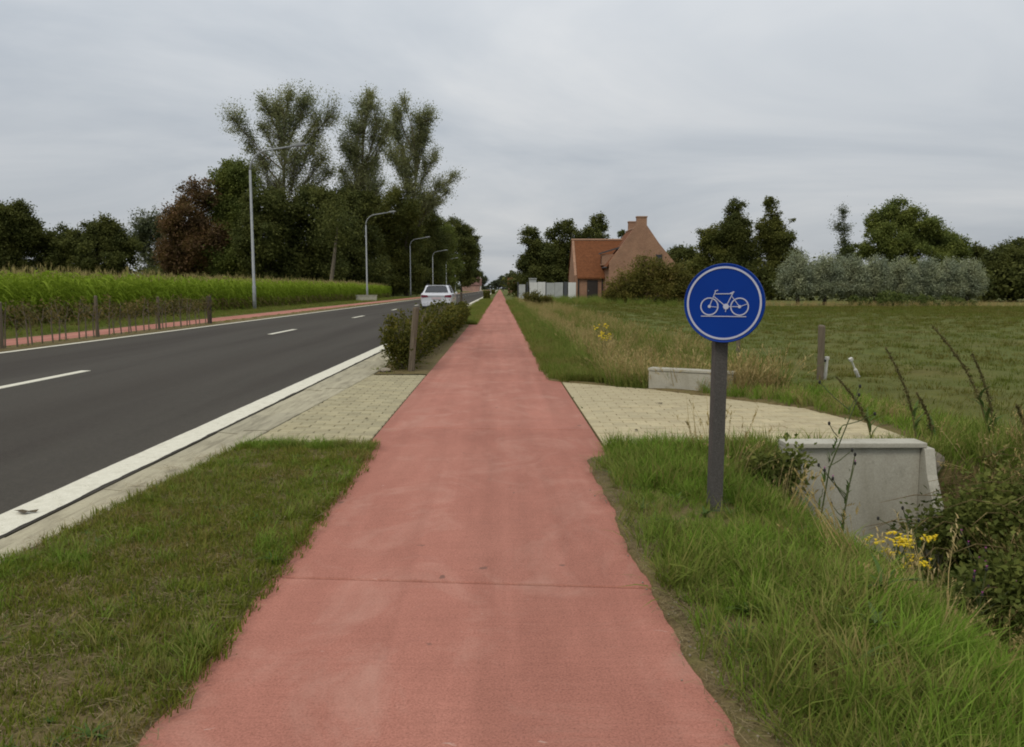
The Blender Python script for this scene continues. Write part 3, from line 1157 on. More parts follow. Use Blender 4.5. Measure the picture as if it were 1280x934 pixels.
for y, wl_, wb, zl, zb, zs in SEC:
    half = [(wl_ * .80, zl), (wl_, zl + .12), (wb, zb), (wb * .985, zs - .05), (wb * .93, zs)]
    ringp = [(-x, z) for x, z in half] + [(x, z) for x, z in reversed(half)]
    vs_ += [(x, y, z) for x, z in ringp]
m = 10
for i in range(len(SEC) - 1):
    for k in range(m):
        k2 = (k + 1) % m
        fs_.append((i * m + k, i * m + k2, (i + 1) * m + k2, (i + 1) * m + k))
fs_.append(tuple(range(m)))
fs_.append(tuple((len(SEC) - 1) * m + k for k in range(m))[::-1])
b.add(vs_, fs_)
body = b.build('body', M['carpaint'], car, smooth=False)
b = MB()
CAB = [(0.10, .80, .99, .77, 1.03), (0.45, .80, 1.0, .60, 1.40), (0.62, .82, 1.0, .63, 1.455), (1.6, .83, 1.0, .66, 1.475), (2.4, .83, .99, .65, 1.44), (3.35, .80, .94, .74, .97)]
vs_, fs_ = [], []
for y, w0, z0, w1, z1 in CAB:
    vs_ += [(-w0, y, z0 - .05), (-w1 - .015, y, z1 - .03), (-w1 + .08, y, z1), (w1 - .08, y, z1), (w1 + .015, y, z1 - .03), (w0, y, z0 - .05)]
for i in range(len(CAB) - 1):
    for k in range(5):
        fs_.append((i * 6 + k, i * 6 + k + 1, (i + 1) * 6 + k + 1, (i + 1) * 6 + k))
fs_.append((0, 1, 2, 3, 4, 5))
b.add(vs_, fs_)
b.build('roof', M['carpaint'], car)
b = MB()
b.add([(-.66, .115, 1.06), (.66, .115, 1.06), (.545, .42, 1.375), (-.545, .42, 1.375)], [(0, 1, 2, 3)])
for i, v in enumerate(b.v):
    b.v[i] = (v[0], v[1] - .012, v[2] + .008)
b.build('rear_window', M['darkglass'], car)
for s in (-1, 1):
    b = MB()
    for ya, yb in ((.75, 1.55), (1.62, 2.5)):
        b.add([(s * .845, ya, 1.03), (s * .845, yb, 1.03), (s * .70, yb - (.0 if yb < 2 else .35), 1.40), (s * .69, ya + .02, 1.39)], [(0, 1, 2, 3)])
    b.build('side_window', M['darkglass'], car)
    b = MB()
    b.prism([(s * .44, .80), (s * .50, .90), (s * .81, .93), (s * .865, .86), (s * .80, .77)], -.018, .07)
    b.build('tail_light', M['taillight'], car)
    b = MB()
    b.tube([(s * .60, .7, 1.47), (s * .60, .75, 1.515), (s * .60, 2.2, 1.515), (s * .60, 2.25, 1.46)], .018, 6)
    b.build('roof_rail', M['black'], car)
    b = MB()
    b.box(min(s * .90, s * 1.02), max(s * .90, s * 1.02), 2.75, 2.95, .96, 1.08)
    b.build('wing_mirror', M['carpaint'], car, bevel=.02)
    for y in (.85, 3.6):
        b = MB()
        b.tube([(s * .70, y, .32), (s * .885, y, .32)], .32, 20)
        w = b.build('wheel', M['rubber'], car)
        b = MB()
        b.tube([(s * .86, y, .32), (s * .893, y, .32)], .2, 16)
        b.build('rim', M['steel'], w)
b = MB()
b.prism([(-.78, .30), (-.84, .52), (.84, .52), (.78, .30)], -.035, .12)
b.build('bumper', M['carpaint'], car, bevel=.02)
b = MB()
b.box(-.70, .70, -.02, .3, .20, .31)
b.build('diffuser', M['black'], car)
b = MB()
b.box(-.27, .27, -.026, -.002, .68, .79)
b.build('number_plate', M['plate'], car)
b = MB()
b.box(-.45, .45, -.022, .0, .82, .85)
b.build('trim_strip', M['steel'], car)
b = MB()
b.box(-.5, .5, .40, .60, 1.425, 1.455)
b.build('spoiler', M['carpaint'], car, bevel=.008)


# ------------------------------------------------------------------ brick house
house = tag(empty('brick_house', (0, 0, 0)), 'brick farmhouse with steep gable, orange tiled wing and two chimneys beyond the pasture', 'house')
XL, XR_, XP, YF, YB = 12.9, 20.8, 16.6, 95.0, 106.0
ZL, ZP, ZR = 4.35, 8.75, 4.15
b = MB()
t_ = .35
b.prism([(XL, -.5), (XL, ZL), (XP - .55, ZP), (XP + .6, ZP), (XP + 2.2, ZP - 2.25), (XR_, ZR), (XR_, -.5)], YF, YF + t_)
b.build('gable_wall', M['brick'], house)
b = MB()
b.prism([(XL, -.5), (XL, ZL - .2), (XP, ZP - .3), (XR_, ZR - .2), (XR_, -.5)], YB - t_, YB)
b.build('gable_wall', M['brick'], house)
for xa, xb, zt in ((XL, XL + t_, ZL - .35), (XR_ - t_, XR_, ZR - .35)):
    b = MB()
    b.box(xa, xb, YF + t_, YB - t_, -.5, zt)
    b.build('side_wall', M['brick'], house)
for sgn in (-1, 1):
    b = MB()
    xe, ze = (XL - .3, ZL - .48) if sgn < 0 else (XR_ + .3, ZR - .45)
    b.prism([(XP, ZP - .1), (xe, ze), (xe, ze - .16), (XP, ZP - .28)], YF + t_ + .01, YB + .2)
    rf = b.build('roof_slope', M['tiles'], house)
b = MB()
b.tube([(XP, YF + .38, ZP - .08), (XP, YB + .2, ZP - .08)], .13, 8)
b.build('ridge', M['ridge'], house)
for (cx, cy, w, z1) in ((16.68, 95.35, .58, 9.72), (17.15, 104.6, .55, 9.9)):
    b = MB()
    b.box(cx - w, cx + w, cy - .34, cy + .42, 7.2, z1 - .16)
    ch = b.build('chimney', M['brick'], house)
    b = MB()
    b.box(cx - w - .06, cx + w + .06, cy - .40, cy + .48, z1 - .157, z1)
    b.build('chimney_cap', M['ridge'], ch, bevel=.02)


def window(x, z, w, h, y, parent):
    b = MB()
    b.box(x - w / 2, x + w / 2, y - .03, y - .005, z - h / 2, z + h / 2)
    f = b.build('window', M['darkglass'], parent)
    for q in (-1, 1):
        b = MB()
        b.box(x + q * (w / 2 + .03) - .03, x + q * (w / 2 + .03) + .03, y - .05, y - .004, z - h / 2 - .06, z + h / 2 + .06)
        b.build('frame', M['darkdoor'], f)
    b = MB()
    b.box(x - w / 2 - .1, x + w / 2 + .1, y - .10, y - .003, z - h / 2 - .15, z - h / 2 - .065)
    b.build('sill', M['ridge'], f)


window(18.75, 4.85, .62, .80, YF, house)
window(15.0, 1.5, 1.0, 1.3, YF, house)
window(18.3, 1.5, 1.0, 1.3, YF, house)
# the lower wing to the left
b = MB()
b.box(9.15, 12.895, 99.0, 99.3, -.5, 2.75)
b.build('wing_wall', M['brick'], house)
b = MB()
b.prism([(99.3, -.5), (99.0, 2.9), (103.0, 7.45), (107.0, 2.9), (107.0, -.5)], 9.15, 9.45, 'x')
b.build('wing_gable', M['brick'], house)
for s, (ya, yb) in enumerate(((98.7, 103.0), (107.3, 103.0))):
    b = MB()
    b.prism([(ya, 2.62), (yb, 7.42), (yb, 7.24), (ya, 2.46)], 9.05 if s else 9.48, 16.0, 'x')
    b.build('wing_roof', M['tiles'], house)
b = MB()
b.tube([(9.1, 103.0, 7.44), (15.6, 103.0, 7.44)], .14, 8)
b.build('ridge', M['ridge'], house)
b = MB()
b.box(10.72, 12.05, 98.93, 98.995, -.4, 2.3)
d = b.build('door', M['darkdoor'], house)
b = MB()
b.box(10.85, 10.93, 98.88, 98.925, .95, 1.05)
b.build('handle', M['steel'], d)
for x in (9.66, 12.6):
    b = MB()
    b.box(x - .09, x + .09, 98.9, 98.99, -.5, 2.5)
    b.build('pillar', M['darkdoor'], house)
dm = MB()
dm.box(12.45, 14.2, 98.4, 100.0, 4.1, 5.45)
dmo = dm.build('dormer', M['ridge'], house)
b = MB()
b.prism([(12.25, 5.46), (14.9, 6.25), (14.9, 6.42), (12.25, 5.62)], 98.2, 100.2)
b.build('dormer_roof', M['fencedark'], dmo)
b = MB()
b.box(12.42, 12.446, 98.65, 99.75, 4.3, 5.25)
b.build('dormer_window', M['darkglass'], dmo)
b = MB()
b.tube([(12.55, 95.3, 3.78), (12.55, 98.6, 3.78)], .09, 8)
b.build('rain_gutter', M['fencedark'], house)

# ------------------------------------------------------------------ white panel fence by the house
fn = tag(empty('panel_fence', (0, 0, 0)), 'white and grey panel fence left of the brick house', 'fence')
FX = [(2.25, 3.05, 'fencegrey', 1.75), (3.55, 5.45, 'fencewhite', 2.0), (5.55, 7.55, 'fencegrey', 1.95), (8.15, 9.1, 'fencewhite', 2.0)]
for x0, x1, mt, h in FX:
    n = 2 if x1 - x0 > 1.2 else 1
    for i in range(n):
        xa, xb = x0 + (x1 - x0) * i / n, x0 + (x1 - x0) * (i + 1) / n - .03
        b = MB()
        b.box(xa, xb, 96.0, 96.05, -.05, h + .04 * i)
        b.build('panel', M[mt], fn)
for x in (2.15, 3.25, 5.5, 7.85, 9.0):
    b = MB()
    b.box(x - (.22 if x == 7.85 else .06), x + (.22 if x == 7.85 else .06), 96.06, 96.2, -.3, 2.05)
    b.build('post', M['fencedark'], fn)
b = MB()
b.box(3.5, 4.35, 96.3, 96.9, -.3, 2.4)
b.prism([(3.45, 2.4), (4.4, 2.4), (4.4, 2.5), (3.45, 2.5)], 96.2, 97.0)
shed = b.build('shed', M['fencegrey'])
tag(shed, 'small pale box shed showing above the white panel fence', 'shed')


# ------------------------------------------------------------------ far houses
def small_house(x, y, w, d, zw, zr_, label, wall, roof, rz=0):
    h = tag(empty('distant_house', (x, y, 0), rz), label, 'house')
    b = MB()
    b.prism([(-w / 2, -.5), (-w / 2, zw), (0, zr_), (w / 2, zw), (w / 2, -.5)], -d / 2, d / 2)
    b.build('wall', M[wall], h)
    for s in (-1, 1):
        b = MB()
        b.prism([(0, zr_ + .14), (s * (w / 2 + .3), zw - .15), (s * (w / 2 + .3), zw - .32), (0, zr_ + .01)], -d / 2 - .2, d / 2 + .2)
        r_ = b.build('roof', M[roof], h)
    b = MB()
    b.box(-.4, .4, -d / 2 + .1, -d / 2 + .9, zr_ - .6, zr_ + 1.0)
    b.build('chimney', M[wall], r_)
    for wx in (-w * .22, w * .22):
        b = MB()
        b.box(wx - .5, wx + .5, -d / 2 - .06, -d / 2 - .003, 1.0, 2.3)
        b.build('window', M['darkglass'], h)


M['brickpink'] = brick_mat('far pale brick', (0.34, 0.20, 0.16), (0.28, 0.16, 0.13), (0.36, 0.28, 0.24))
M['roofdark'] = simple_mat('far roof', (0.16, 0.085, 0.07), (0.11, 0.06, 0.05), 2, 0.9)
M['render'] = simple_mat('pale render', (0.5, 0.46, 0.4), (0.42, 0.38, 0.33), 2, 0.9)
small_house(-14.6, 400, 9, 9, 3.2, 8.0, 'far pinkish brick house at the end of the road on the left', 'brickpink', 'roofdark', R(90))
small_house(-14.4, 450, 8, 8, 3.2, 7.0, 'far pale rendered house beside the end of the road', 'render', 'roofdark', R(90))
small_house(6.0, 250, 6, 7, 2.4, 4.6, 'far small orange brick house right of the cycle path', 'brick', 'tiles', R(90))

# ------------------------------------------------------------------ trees
TREES = [
    ('poplar_tree', 'tallest airy poplar of three, left of the other two, behind the first street lamp', 'poplar', -32.47, 120, 0.0, 0.3, 0.42, 0.42, None, [(-6.06, 25.63, 1.8, 2.4, 0.45), (-0.21, 27.56, 2.4, 2.76, 0.6), (4.43, 28.26, 2.28, 2.4, 0.8), (8.21, 26.8, 1.32, 2.64, 0.35), (0.82, 23.61, 2.88, 2.64, 0.5), (-2.42, 20.18, 2.4, 2.16, 0.3), (2.93, 19.97, 2.88, 2.64, 0.7), (5.44, 22.71, 1.92, 2.16, 0.5), (6.66, 19.98, 1.68, 2.64, 0.35), (-0.33, 16.29, 3.6, 2.64, 0.6), (4.33, 15.84, 3.12, 2.64, 0.6), (-4.2, 22.46, 1.2, 1.68, 0.35), (2.16, 25.65, 1.44, 1.56, 0.5), (-2.04, 24.73, 1.08, 1.68, 0.45), (6.09, 25.44, 1.08, 1.44, 0.45), (-3.64, 18.35, 1.68, 1.56, 0.4), (2.03, 29.26, 1.08, 1.2, 0.5), (-1.7, 28.12, 0.96, 1.44, 0.5), (7.31, 18.26, 1.2, 1.68, 0.4)]),
    ('poplar_tree', 'airy poplar with narrow clumped crown, middle one of the three tall poplars', 'poplar', -21.54, 124, 0.0, 0.3, 0.42, 0.42, None, [(1.64, 28.49, 2.23, 1.74, 1), (3.28, 26.15, 1.74, 2.23, 0.6), (0.02, 25.32, 2.23, 1.74, 0.8), (-0.41, 21.79, 1.98, 2.48, 1), (0.98, 19.19, 2.48, 2.48, 1), (3.83, 23.22, 1.49, 2.23, 0.5), (-0.52, 16.34, 2.85, 2.48, 1), (2.75, 16.34, 2.23, 2.48, 0.7), (-2.28, 18.83, 1.24, 1.98, 0.4), (2.04, 30.24, 0.99, 0.99, 0.6), (4.71, 25.57, 1.12, 1.49, 0.4), (-1.95, 22.97, 1.12, 1.61, 0.45), (2.81, 20.03, 1.24, 1.61, 0.5)]),
    ('poplar_tree', 'thinning poplar with bare twigs reaching right, nearest of the tall three to the road', 'poplar', -16.27, 140, 0.0, 0.32, 0.44, 0.42, None, [(-1.2, 30.83, 1.26, 1.82, 1), (-1.78, 28.18, 1.96, 2.38, 1), (2.85, 29.39, 2.1, 2.66, 0.7), (1.86, 26.47, 2.38, 2.38, 1), (0.04, 22.73, 2.52, 2.8, 1), (0.81, 18.71, 3.5, 3.36, 1), (4.36, 30.72, 1.4, 1.54, 0.3), (5.88, 19.25, 1.96, 1.4, 0.35), (8.36, 20.47, 1.82, 1.26, 0.16), (5.38, 23.81, 1.12, 1.96, 0.2), (4.62, 16.42, 2.52, 1.96, 0.6), (0.05, 33.08, 0.98, 1.12, 0.4), (3.64, 27.14, 1.12, 1.82, 0.5), (-2.38, 24.46, 1.4, 1.96, 0.6), (7.38, 18.04, 1.26, 0.98, 0.2), (3.73, 22.47, 1.4, 1.82, 0.4)]),
    ('broadleaf_tree', 'reddish brown autumnal tree at the left end of the dark wood', 'redbrown', -42.98, 114, 0.0, 0.42, 0.8, 0.3, None, [(0.12, 13.77, 2.28, 2.74, 0.5), (2.58, 14.32, 1.48, 2.05, 0.4), (-0.61, 9.7, 3.19, 2.96, 1), (1.88, 8.05, 3.42, 2.96, 1), (-2.21, 6.05, 2.85, 2.85, 1), (0.83, 4.16, 3.65, 2.74, 1)]),
    ('broadleaf_tree', 'round green tree rising from the wood left of the first street lamp', 'green', -38.14, 116, 0.0, 0.4, 1, 0.3, None, [(0.71, 16.67, 2.67, 2.44, 1), (-0.44, 12.88, 2.9, 2.78, 1), (1.48, 9.86, 3.25, 3.25, 1), (0.41, 5.34, 3.94, 3.25, 1)]),
    ('broadleaf_tree', 'dark wood tree straight below the tallest poplar', 'dark', -31.07, 110, 0.0, 0.45, 1, 0.3, None, [(0.36, 11.86, 3.3, 2.64, 1), (-0.52, 7.81, 3.85, 3.3, 1), (0.88, 4.06, 3.85, 3.08, 1)]),
    ('broadleaf_tree', 'dark wood tree between the left and middle tall poplars', 'dark', -26.1, 112, 0.0, 0.45, 1, 0.3, None, [(0.97, 12.06, 3.36, 2.8, 1), (-0.35, 7.94, 3.92, 3.36, 1), (0.86, 3.78, 3.92, 3.14, 1)]),
    ('broadleaf_tree', 'dark wood tree straight below the middle tall poplar', 'dark', -22.4, 122, 0.0, 0.45, 1, 0.3, None, [(0.28, 13.27, 3.9, 3.05, 1), (-0.42, 8.54, 4.27, 3.66, 1), (0.92, 4.01, 4.27, 3.17, 1)]),
    ('broadleaf_tree', 'dark wood tree below the thinning poplar behind the second street lamp', 'olive', -18.5, 138, 0.0, 0.45, 1, 0.3, None, [(0.22, 14.19, 4.69, 3.86, 1), (-0.14, 8.43, 5.24, 4.55, 1), (1.01, 3.83, 4.55, 3.31, 1)]),
    ('broadleaf_tree', 'dark tree at the right end of the wood behind the third street lamp', 'dark', -18.78, 180, 0.0, 0.45, 1, 0.3, None, [(1.99, 16.92, 3.96, 5.04, 1), (2.26, 10.27, 4.68, 5.76, 1), (1.84, 4.44, 4.32, 4.32, 1)]),
    ('broadleaf_tree', 'green roadside tree just past the wood, first of the row narrowing toward the horizon', 'green', -18.2, 226, 0.0, 0.5, 1, 0.3, None, [(1.5, 15.22, 4.07, 4.97, 1), (2.79, 9.7, 4.52, 4.97, 1), (1.4, 4.82, 4.52, 4.07, 1)]),
    ('broadleaf_tree', 'tallest dark roadside tree in the row before the road meets the horizon', 'dark', -15.61, 266, 0.0, 0.6, 1, 0.35, None, [(1.21, 20.29, 5.32, 3.99, 1), (2.75, 14.06, 5.32, 5.05, 1), (0.86, 7.28, 5.32, 4.79, 1)]),
    ('broadleaf_tree', 'roadside tree with steep right edge, last of the row before the road meets the horizon', 'dark', -14.56, 305, 0.0, 0.7, 1, 0.35, None, [(2.84, 18.63, 3.66, 4.58, 1), (4.01, 12.06, 3.35, 5.18, 1), (3.38, 6.06, 3.66, 3.96, 1)]),
    ('broadleaf_tree', 'tall dark oak at the left edge behind the corn', 'dark', -77.13, 128, 0.0, 0.45, 1, 0.35, None, [(0.9, 12.06, 3.33, 3.33, 1), (3.32, 9.1, 2.82, 2.56, 1), (-1.79, 8.85, 3.84, 3.2, 1), (0.12, 5.75, 4.61, 2.82, 1)]),
    ('broadleaf_tree', 'dark tree half outside the left edge behind the corn', 'dark', -83.55, 126, 0.0, 0.45, 1, 0.35, None, [(0.79, 11.16, 3.78, 3.28, 1), (-1.03, 6.29, 4.54, 3.53, 1), (2.64, 6.29, 3.78, 3.28, 1)]),
    ('broadleaf_tree', 'low dark tree in the dip of the left tree line behind the corn', 'dark', -70.45, 130, 0.0, 0.45, 1, 0.25, None, [(0.52, 8.98, 2.86, 1.82, 1), (-0.89, 6.45, 3.12, 2.6, 1), (2.39, 6.2, 2.86, 2.6, 1)]),
    ('broadleaf_tree', 'broad dark tree with domed crown behind the corn at left', 'dark', -62.83, 129, 0.0, 0.45, 1, 0.3, None, [(0.28, 10.05, 2.84, 2.32, 1), (2.7, 8.3, 2.84, 2.32, 1), (-2.83, 8.3, 2.58, 2.19, 1), (0.3, 5.79, 4.9, 2.58, 1)]),
    ('broadleaf_tree', 'paler distant tree beside the reddish brown tree', 'pale', -73.64, 172, 0.0, 0.5, 0.6, 0.3, None, [(-0.32, 14.32, 3.1, 3.1, 1), (2.49, 13.49, 2.75, 3.44, 1), (-2.32, 10.99, 2.58, 3.1, 1), (0.36, 7.31, 5.16, 4.13, 1)]),
    ('broadleaf_tree', 'dark feathery tree left of the white panel fence, nearest the cycle path', 'dark', 6.46, 138, 0.0, 0.42, 0.9, 0.3, None, [(-1.12, 9.53, 1.79, 2.07, 0.8), (0.12, 6.15, 3.17, 2.76, 1), (-2.21, 5.2, 1.38, 2.35, 1), (0.54, 3.16, 3.45, 1.93, 1)]),
    ('broadleaf_tree', 'dark tree behind the white panel fence in the middle of the clump', 'dark', 10.74, 140, 0.0, 0.42, 0.9, 0.3, None, [(-1.73, 10.74, 1.26, 1.68, 0.6), (0.48, 11.02, 1.82, 1.82, 0.7), (-0.32, 6.91, 3.5, 3.08, 1), (-0.3, 3.46, 3.92, 2.1, 1)]),
    ('broadleaf_tree', 'dark tree with highest tip behind the red tiled wing', 'dark', 15.66, 139, 0.0, 0.42, 0.9, 0.3, None, [(1.11, 12.17, 1.53, 1.67, 0.8), (-0.24, 9.59, 2.92, 2.08, 1), (-0.47, 5.5, 3.89, 3.48, 1)]),
    ('broadleaf_tree', 'little treetop peeking above the roof valley of the brick house', 'dark', 22.74, 150, 0.0, 0.4, 0.8, 0.15, None, [(-0.16, 11.14, 0.75, 1.05, 1), (-0.27, 8.5, 1.2, 1.8, 1), (-0.08, 5.1, 1.5, 2.25, 1)]),
    ('broadleaf_tree', 'distant tree right of the far end of the cycle path', 'haze', 5.09, 320, 0.0, 0.9, 1, 0.3, None, [(-0.32, 4.73, 2.56, 2.56, 1), (2.54, 4.1, 2.24, 2.88, 1)]),
    ('broadleaf_tree', 'farthest tree closing the view over the end of the cycle path', 'haze', 1.67, 420, 0.0, 1.1, 1, 0.3, None, [(-0.41, 4.98, 2.52, 2.94, 1), (-3.33, 3.74, 2.1, 2.1, 1)]),
    ('broadleaf_tree', 'distant tree above the small far brick house on the left', 'haze', -15.76, 480, 0.0, 0.9, 1, 0.3, None, [(5.29, 6.94, 2.88, 2.88, 1), (2.91, 7.88, 2.88, 3.84, 1)]),
    ('broadleaf_tree', 'low dark distant tree just right of the brick house gable', 'dark', 41.93, 185, 0.0, 0.6, 1, 0.3, None, [(-0.57, 8.38, 3.33, 2.4, 1), (-3.29, 6.19, 2.77, 2.77, 1), (2.4, 7.65, 2.59, 2.59, 1), (-0.1, 4.18, 5.18, 3.33, 1)]),
    ('broadleaf_tree', 'bushy green tree behind the blue sign, left of the two pointed trees', 'olive', 38.45, 142, 0.0, 0.42, 1, 0.3, None, [(-1.11, 9.79, 2.27, 2.27, 1), (0.41, 5.89, 3.55, 3.55, 1), (-2.66, 3.92, 2.13, 3.12, 1)]),
    ('pointed_tree', 'dark pointed tree with ragged tip, left one of the pair above the blue sign', 'dark', 41.42, 140, 0.0, 0.4, 1, 0.3, None, [(-0.45, 15.15, 1.54, 1.54, 0.8), (-1.1, 13.51, 1.26, 1.12, 0.8), (-0.6, 10.77, 2.8, 2.52, 1), (0.36, 6.65, 3.78, 3.5, 1), (-0.22, 2.78, 3.5, 2.52, 1)]),
    ('pointed_tree', 'dark pointed tree with ragged tip, right one of the pair above the blue sign', 'olive', 47.81, 141, 0.0, 0.4, 1, 0.3, None, [(-0.4, 15.8, 1.27, 1.41, 0.7), (0.07, 14.16, 1.69, 0.85, 0.5), (-0.68, 11.54, 2.11, 2.26, 1), (0.82, 9.05, 3.38, 2.68, 1), (1.78, 5.58, 2.82, 3.38, 1), (-1.25, 3.49, 3.52, 2.82, 1), (3.2, 13.06, 0.7, 0.42, 0.5)]),
    ('slender_tree', 'thin sparse tree standing alone above the silvery willows', 'pale', 64.14, 150, 0.0, 0.34, 0.26, 0.14, None, [(-0.39, 15.58, 1.05, 1.2, 0.6), (-0.88, 13.09, 1.65, 1.2, 0.5), (0.34, 12.8, 1.5, 0.75, 0.4), (-0.0, 10.3, 1.35, 1.65, 0.6), (-0.26, 5.86, 1.8, 3.0, 1)]),
    ('oak_tree', 'big round oak rising behind the silvery willows at right', 'green', 77.77, 150, 0.0, 0.45, 1, 0.45, None, [(-3.47, 14.42, 3.9, 3.15, 1), (-7.91, 13.25, 1.65, 1.8, 0.7), (0.55, 12.08, 4.5, 3.0, 1), (5.21, 9.58, 3.6, 2.55, 1), (-6.08, 9.42, 4.5, 3.0, 1), (-0.38, 7.06, 6.75, 3.0, 1), (7.72, 7.95, 2.4, 2.1, 1), (-11.26, 7.64, 3.0, 1.8, 1), (-0.5, 3.64, 9.0, 2.7, 1)]),
    ('broadleaf_tree', 'dark tree at the right edge past the end of the willows', 'dark', 78.57, 122, 0.0, 0.42, 1, 0.35, None, [(0.81, 6.46, 3.17, 2.44, 1), (-2.62, 4.29, 2.93, 2.93, 1), (2.76, 3.2, 3.66, 3.42, 1), (-0.61, 1.86, 3.66, 2.44, 1)]),
    ('broadleaf_tree', 'low dark tree between the oak and the tree at the right edge', 'dark', 90.21, 150, 0.0, 0.45, 1, 0.25, None, [(-0.82, 8.25, 1.65, 1.65, 1), (0.28, 5.13, 3.0, 3.0, 1)]),
    ('broadleaf_tree', 'dark tree just outside the right edge', 'dark', 87.28, 124, 0.0, 0.42, 1, 0.35, None, [(-0.52, 7.29, 4.46, 3.22, 1), (1.06, 2.86, 4.46, 3.47, 1)]),
]
WILLOWS = [(35.82, 96.0, 5.71, 2.4), (39.32, 96.8, 5.56, 2.32), (42.88, 97.6, 5.5, 2.15), (46.3, 98.4, 5.35, 2.07), (49.77, 99.2, 5.28, 2.08), (53.2, 100.0, 5.12, 2.0), (56.47, 100.8, 5.15, 2.02), (59.47, 101.6, 5.19, 1.93)]
SHRUB = [(14.18, 2.66, 2.1, 1.5), (12.33, 1.55, 2.02, 1.5), (16.29, 2.07, 1.8, 1.65), (10.99, 0.65, 1.35, 0.75), (17.44, 1.18, 1.5, 1.2), (14.21, 0.95, 3.38, 1.05)]

def tree_meshes(r, H, blobs, ls, dens, tr, mat, bark, flat=0.9, hang=0.15, feather=False):
    """trunk with limbs, and a crown of leaf clumps; everything relative to the tree's foot"""
    tb = MB()
    zlow = min(bz - brz for _, bz, _, brz, _ in blobs)
    ztop = max(bz for _, bz, _, _, _ in blobs)
    bend = r.uniform(-.25, .25, 2)
    axis = lambda z: np.array([bend[0] * math.sin(z * .25), bend[1] * math.sin(z * .22 + 1), z])
    zz = np.linspace(-.6, ztop * .93, 9)
    # the trunk leans under the crown's mass as it climbs
    cx = np.array([[bx, bz] for bx, bz, *_ in blobs])

    def spine(z):
        w = np.exp(-((cx[:, 1] - z) / (0.2 * ztop + .5)) ** 2) + 1e-6
        k = float(sstep(0.25 * ztop, 0.8 * ztop, z))
        p = axis(max(z, 0))
        return np.array([p[0] + k * float((w * cx[:, 0]).sum() / w.sum()) * .75, p[1], z])

    tb.tube([spine(z) for z in zz], [tr * (1.25 if i == 0 else 1) * (1 - .86 * i / 8) for i in range(9)], 8)
    leaves, dirs = [], []
    for bx, bz, brx, brz, bd in blobs:
        bry = brx * flat
        by = float(r.uniform(-.5, .5) * bry)
        c = np.array([bx, by, bz])
        z0 = max(bz - brz * 1.2 - .15 * ztop, .12 * ztop)
        s = spine(z0)
        mid = s * .5 + (c - np.array([0, 0, brz * .4])) * .5 + r.normal(0, .12 * brx, 3)
        rl = tr * (.42 if bd > .5 else .30)
        tb.tube([s, mid, c], [rl, rl * .62, rl * .3], 5, False)
        vol = brx * bry * brz
        ncl = int(max(7, min(56, 6 + 11.0 * (brx * brz) ** .8)))
        for _ in range(int(ncl * (2.0 if feather else 1))):
            d = r.normal(size=3)
            if feather:
                d[2] = d[2] * 1.1 + .35
            d = unit(d)
            rad = r.uniform(.10, 1.0) ** .45
            p = c + d * np.array([brx, bry, brz]) * rad * r.uniform(.88, 1.12) * (1.3 if feather else 1)
            m2 = (c + p) / 2 + r.normal(0, .12, 3) + np.array([0, 0, .1])
            cr = r.uniform(.30, .60) * min(brx, brz) ** .7
            if feather:        # leaves strung along fine ascending twigs
                u = r.uniform(0, 1) ** 2.4
                o = c * (1 - u) + (mid * .75 + s * .25) * u      # twigs leave the limb all along its outer half
                if u > .6:
                    p = p * .7 + o * .3
                m2 = (o + p) / 2 + r.normal(0, .15, 3) - np.array([0, 0, .15])
                tb.tube([o, m2, p], [rl * .22, rl * .13, rl * .04], 3, False)
                nl = max(4, int(dens * (.25 + .75 * bd) * 92 * r.uniform(.3, 1.5) * (.3 / ls) ** 1.4))
                t = r.uniform(.12, 1.05, nl)[:, None] ** .85
                q = (1 - t) ** 2 * o + 2 * t * (1 - t) * m2 + t * t * p
                q = q + r.normal(size=(nl, 3)) * np.array([.42, .42, .34]) * (.5 + .6 * t)
                leaves.append(q)
                dirs.append(np.tile(d, (nl, 1)) + r.normal(size=(nl, 3)) * .6)
                continue
            if bd < .75 or r.random() < .3:
                tb.tube([c * .9 + p * .1 if bd < .5 else c, m2, p], [rl * .3, rl * .18, rl * .07], 3, False)
            nl = max(3, int(dens * bd * 30 * (cr / ls) ** 2))
            q = r.normal(size=(nl, 3)) * np.array([1, 1, .8]) * cr * .55
            leaves.append(p + q)
            dirs.append(unit(q) + d * .5)
    L = np.concatenate(leaves)
    v, f = leaf_quads(L, np.full(len(L), ls), r, .45, .66, hang, np.concatenate(dirs))
    return tb.mesh('trunk', bark, smooth=True, fixn=False), fast_mesh('crown', v, f, mat), len(L)


NLEAF = 0
for (nm, lab, mt, x, y, z0, ls, dens, tr, grp, blobs) in TREES:
    gz = min(0.0, zr(x, y)) if x > 1 else 0.0
    r = np.random.default_rng(abs(hash((x, y))) % 100000)
    bl = [(a, c - gz, d, e_, k) for a, c, d, e_, k in blobs]
    tm, cm, nl = tree_meshes(r, 0, bl, ls * .74, dens, tr, LEAF[mt], M['bark_pale'] if mt == 'poplar' else M['bark'], feather=mt in ('poplar', 'pale'))
    NLEAF += nl
    root = tag(empty(nm, (x, y, gz)), lab, 'tree', grp)
    link_mesh('trunk', tm, None, root)
    link_mesh('crown', cm, None, root)

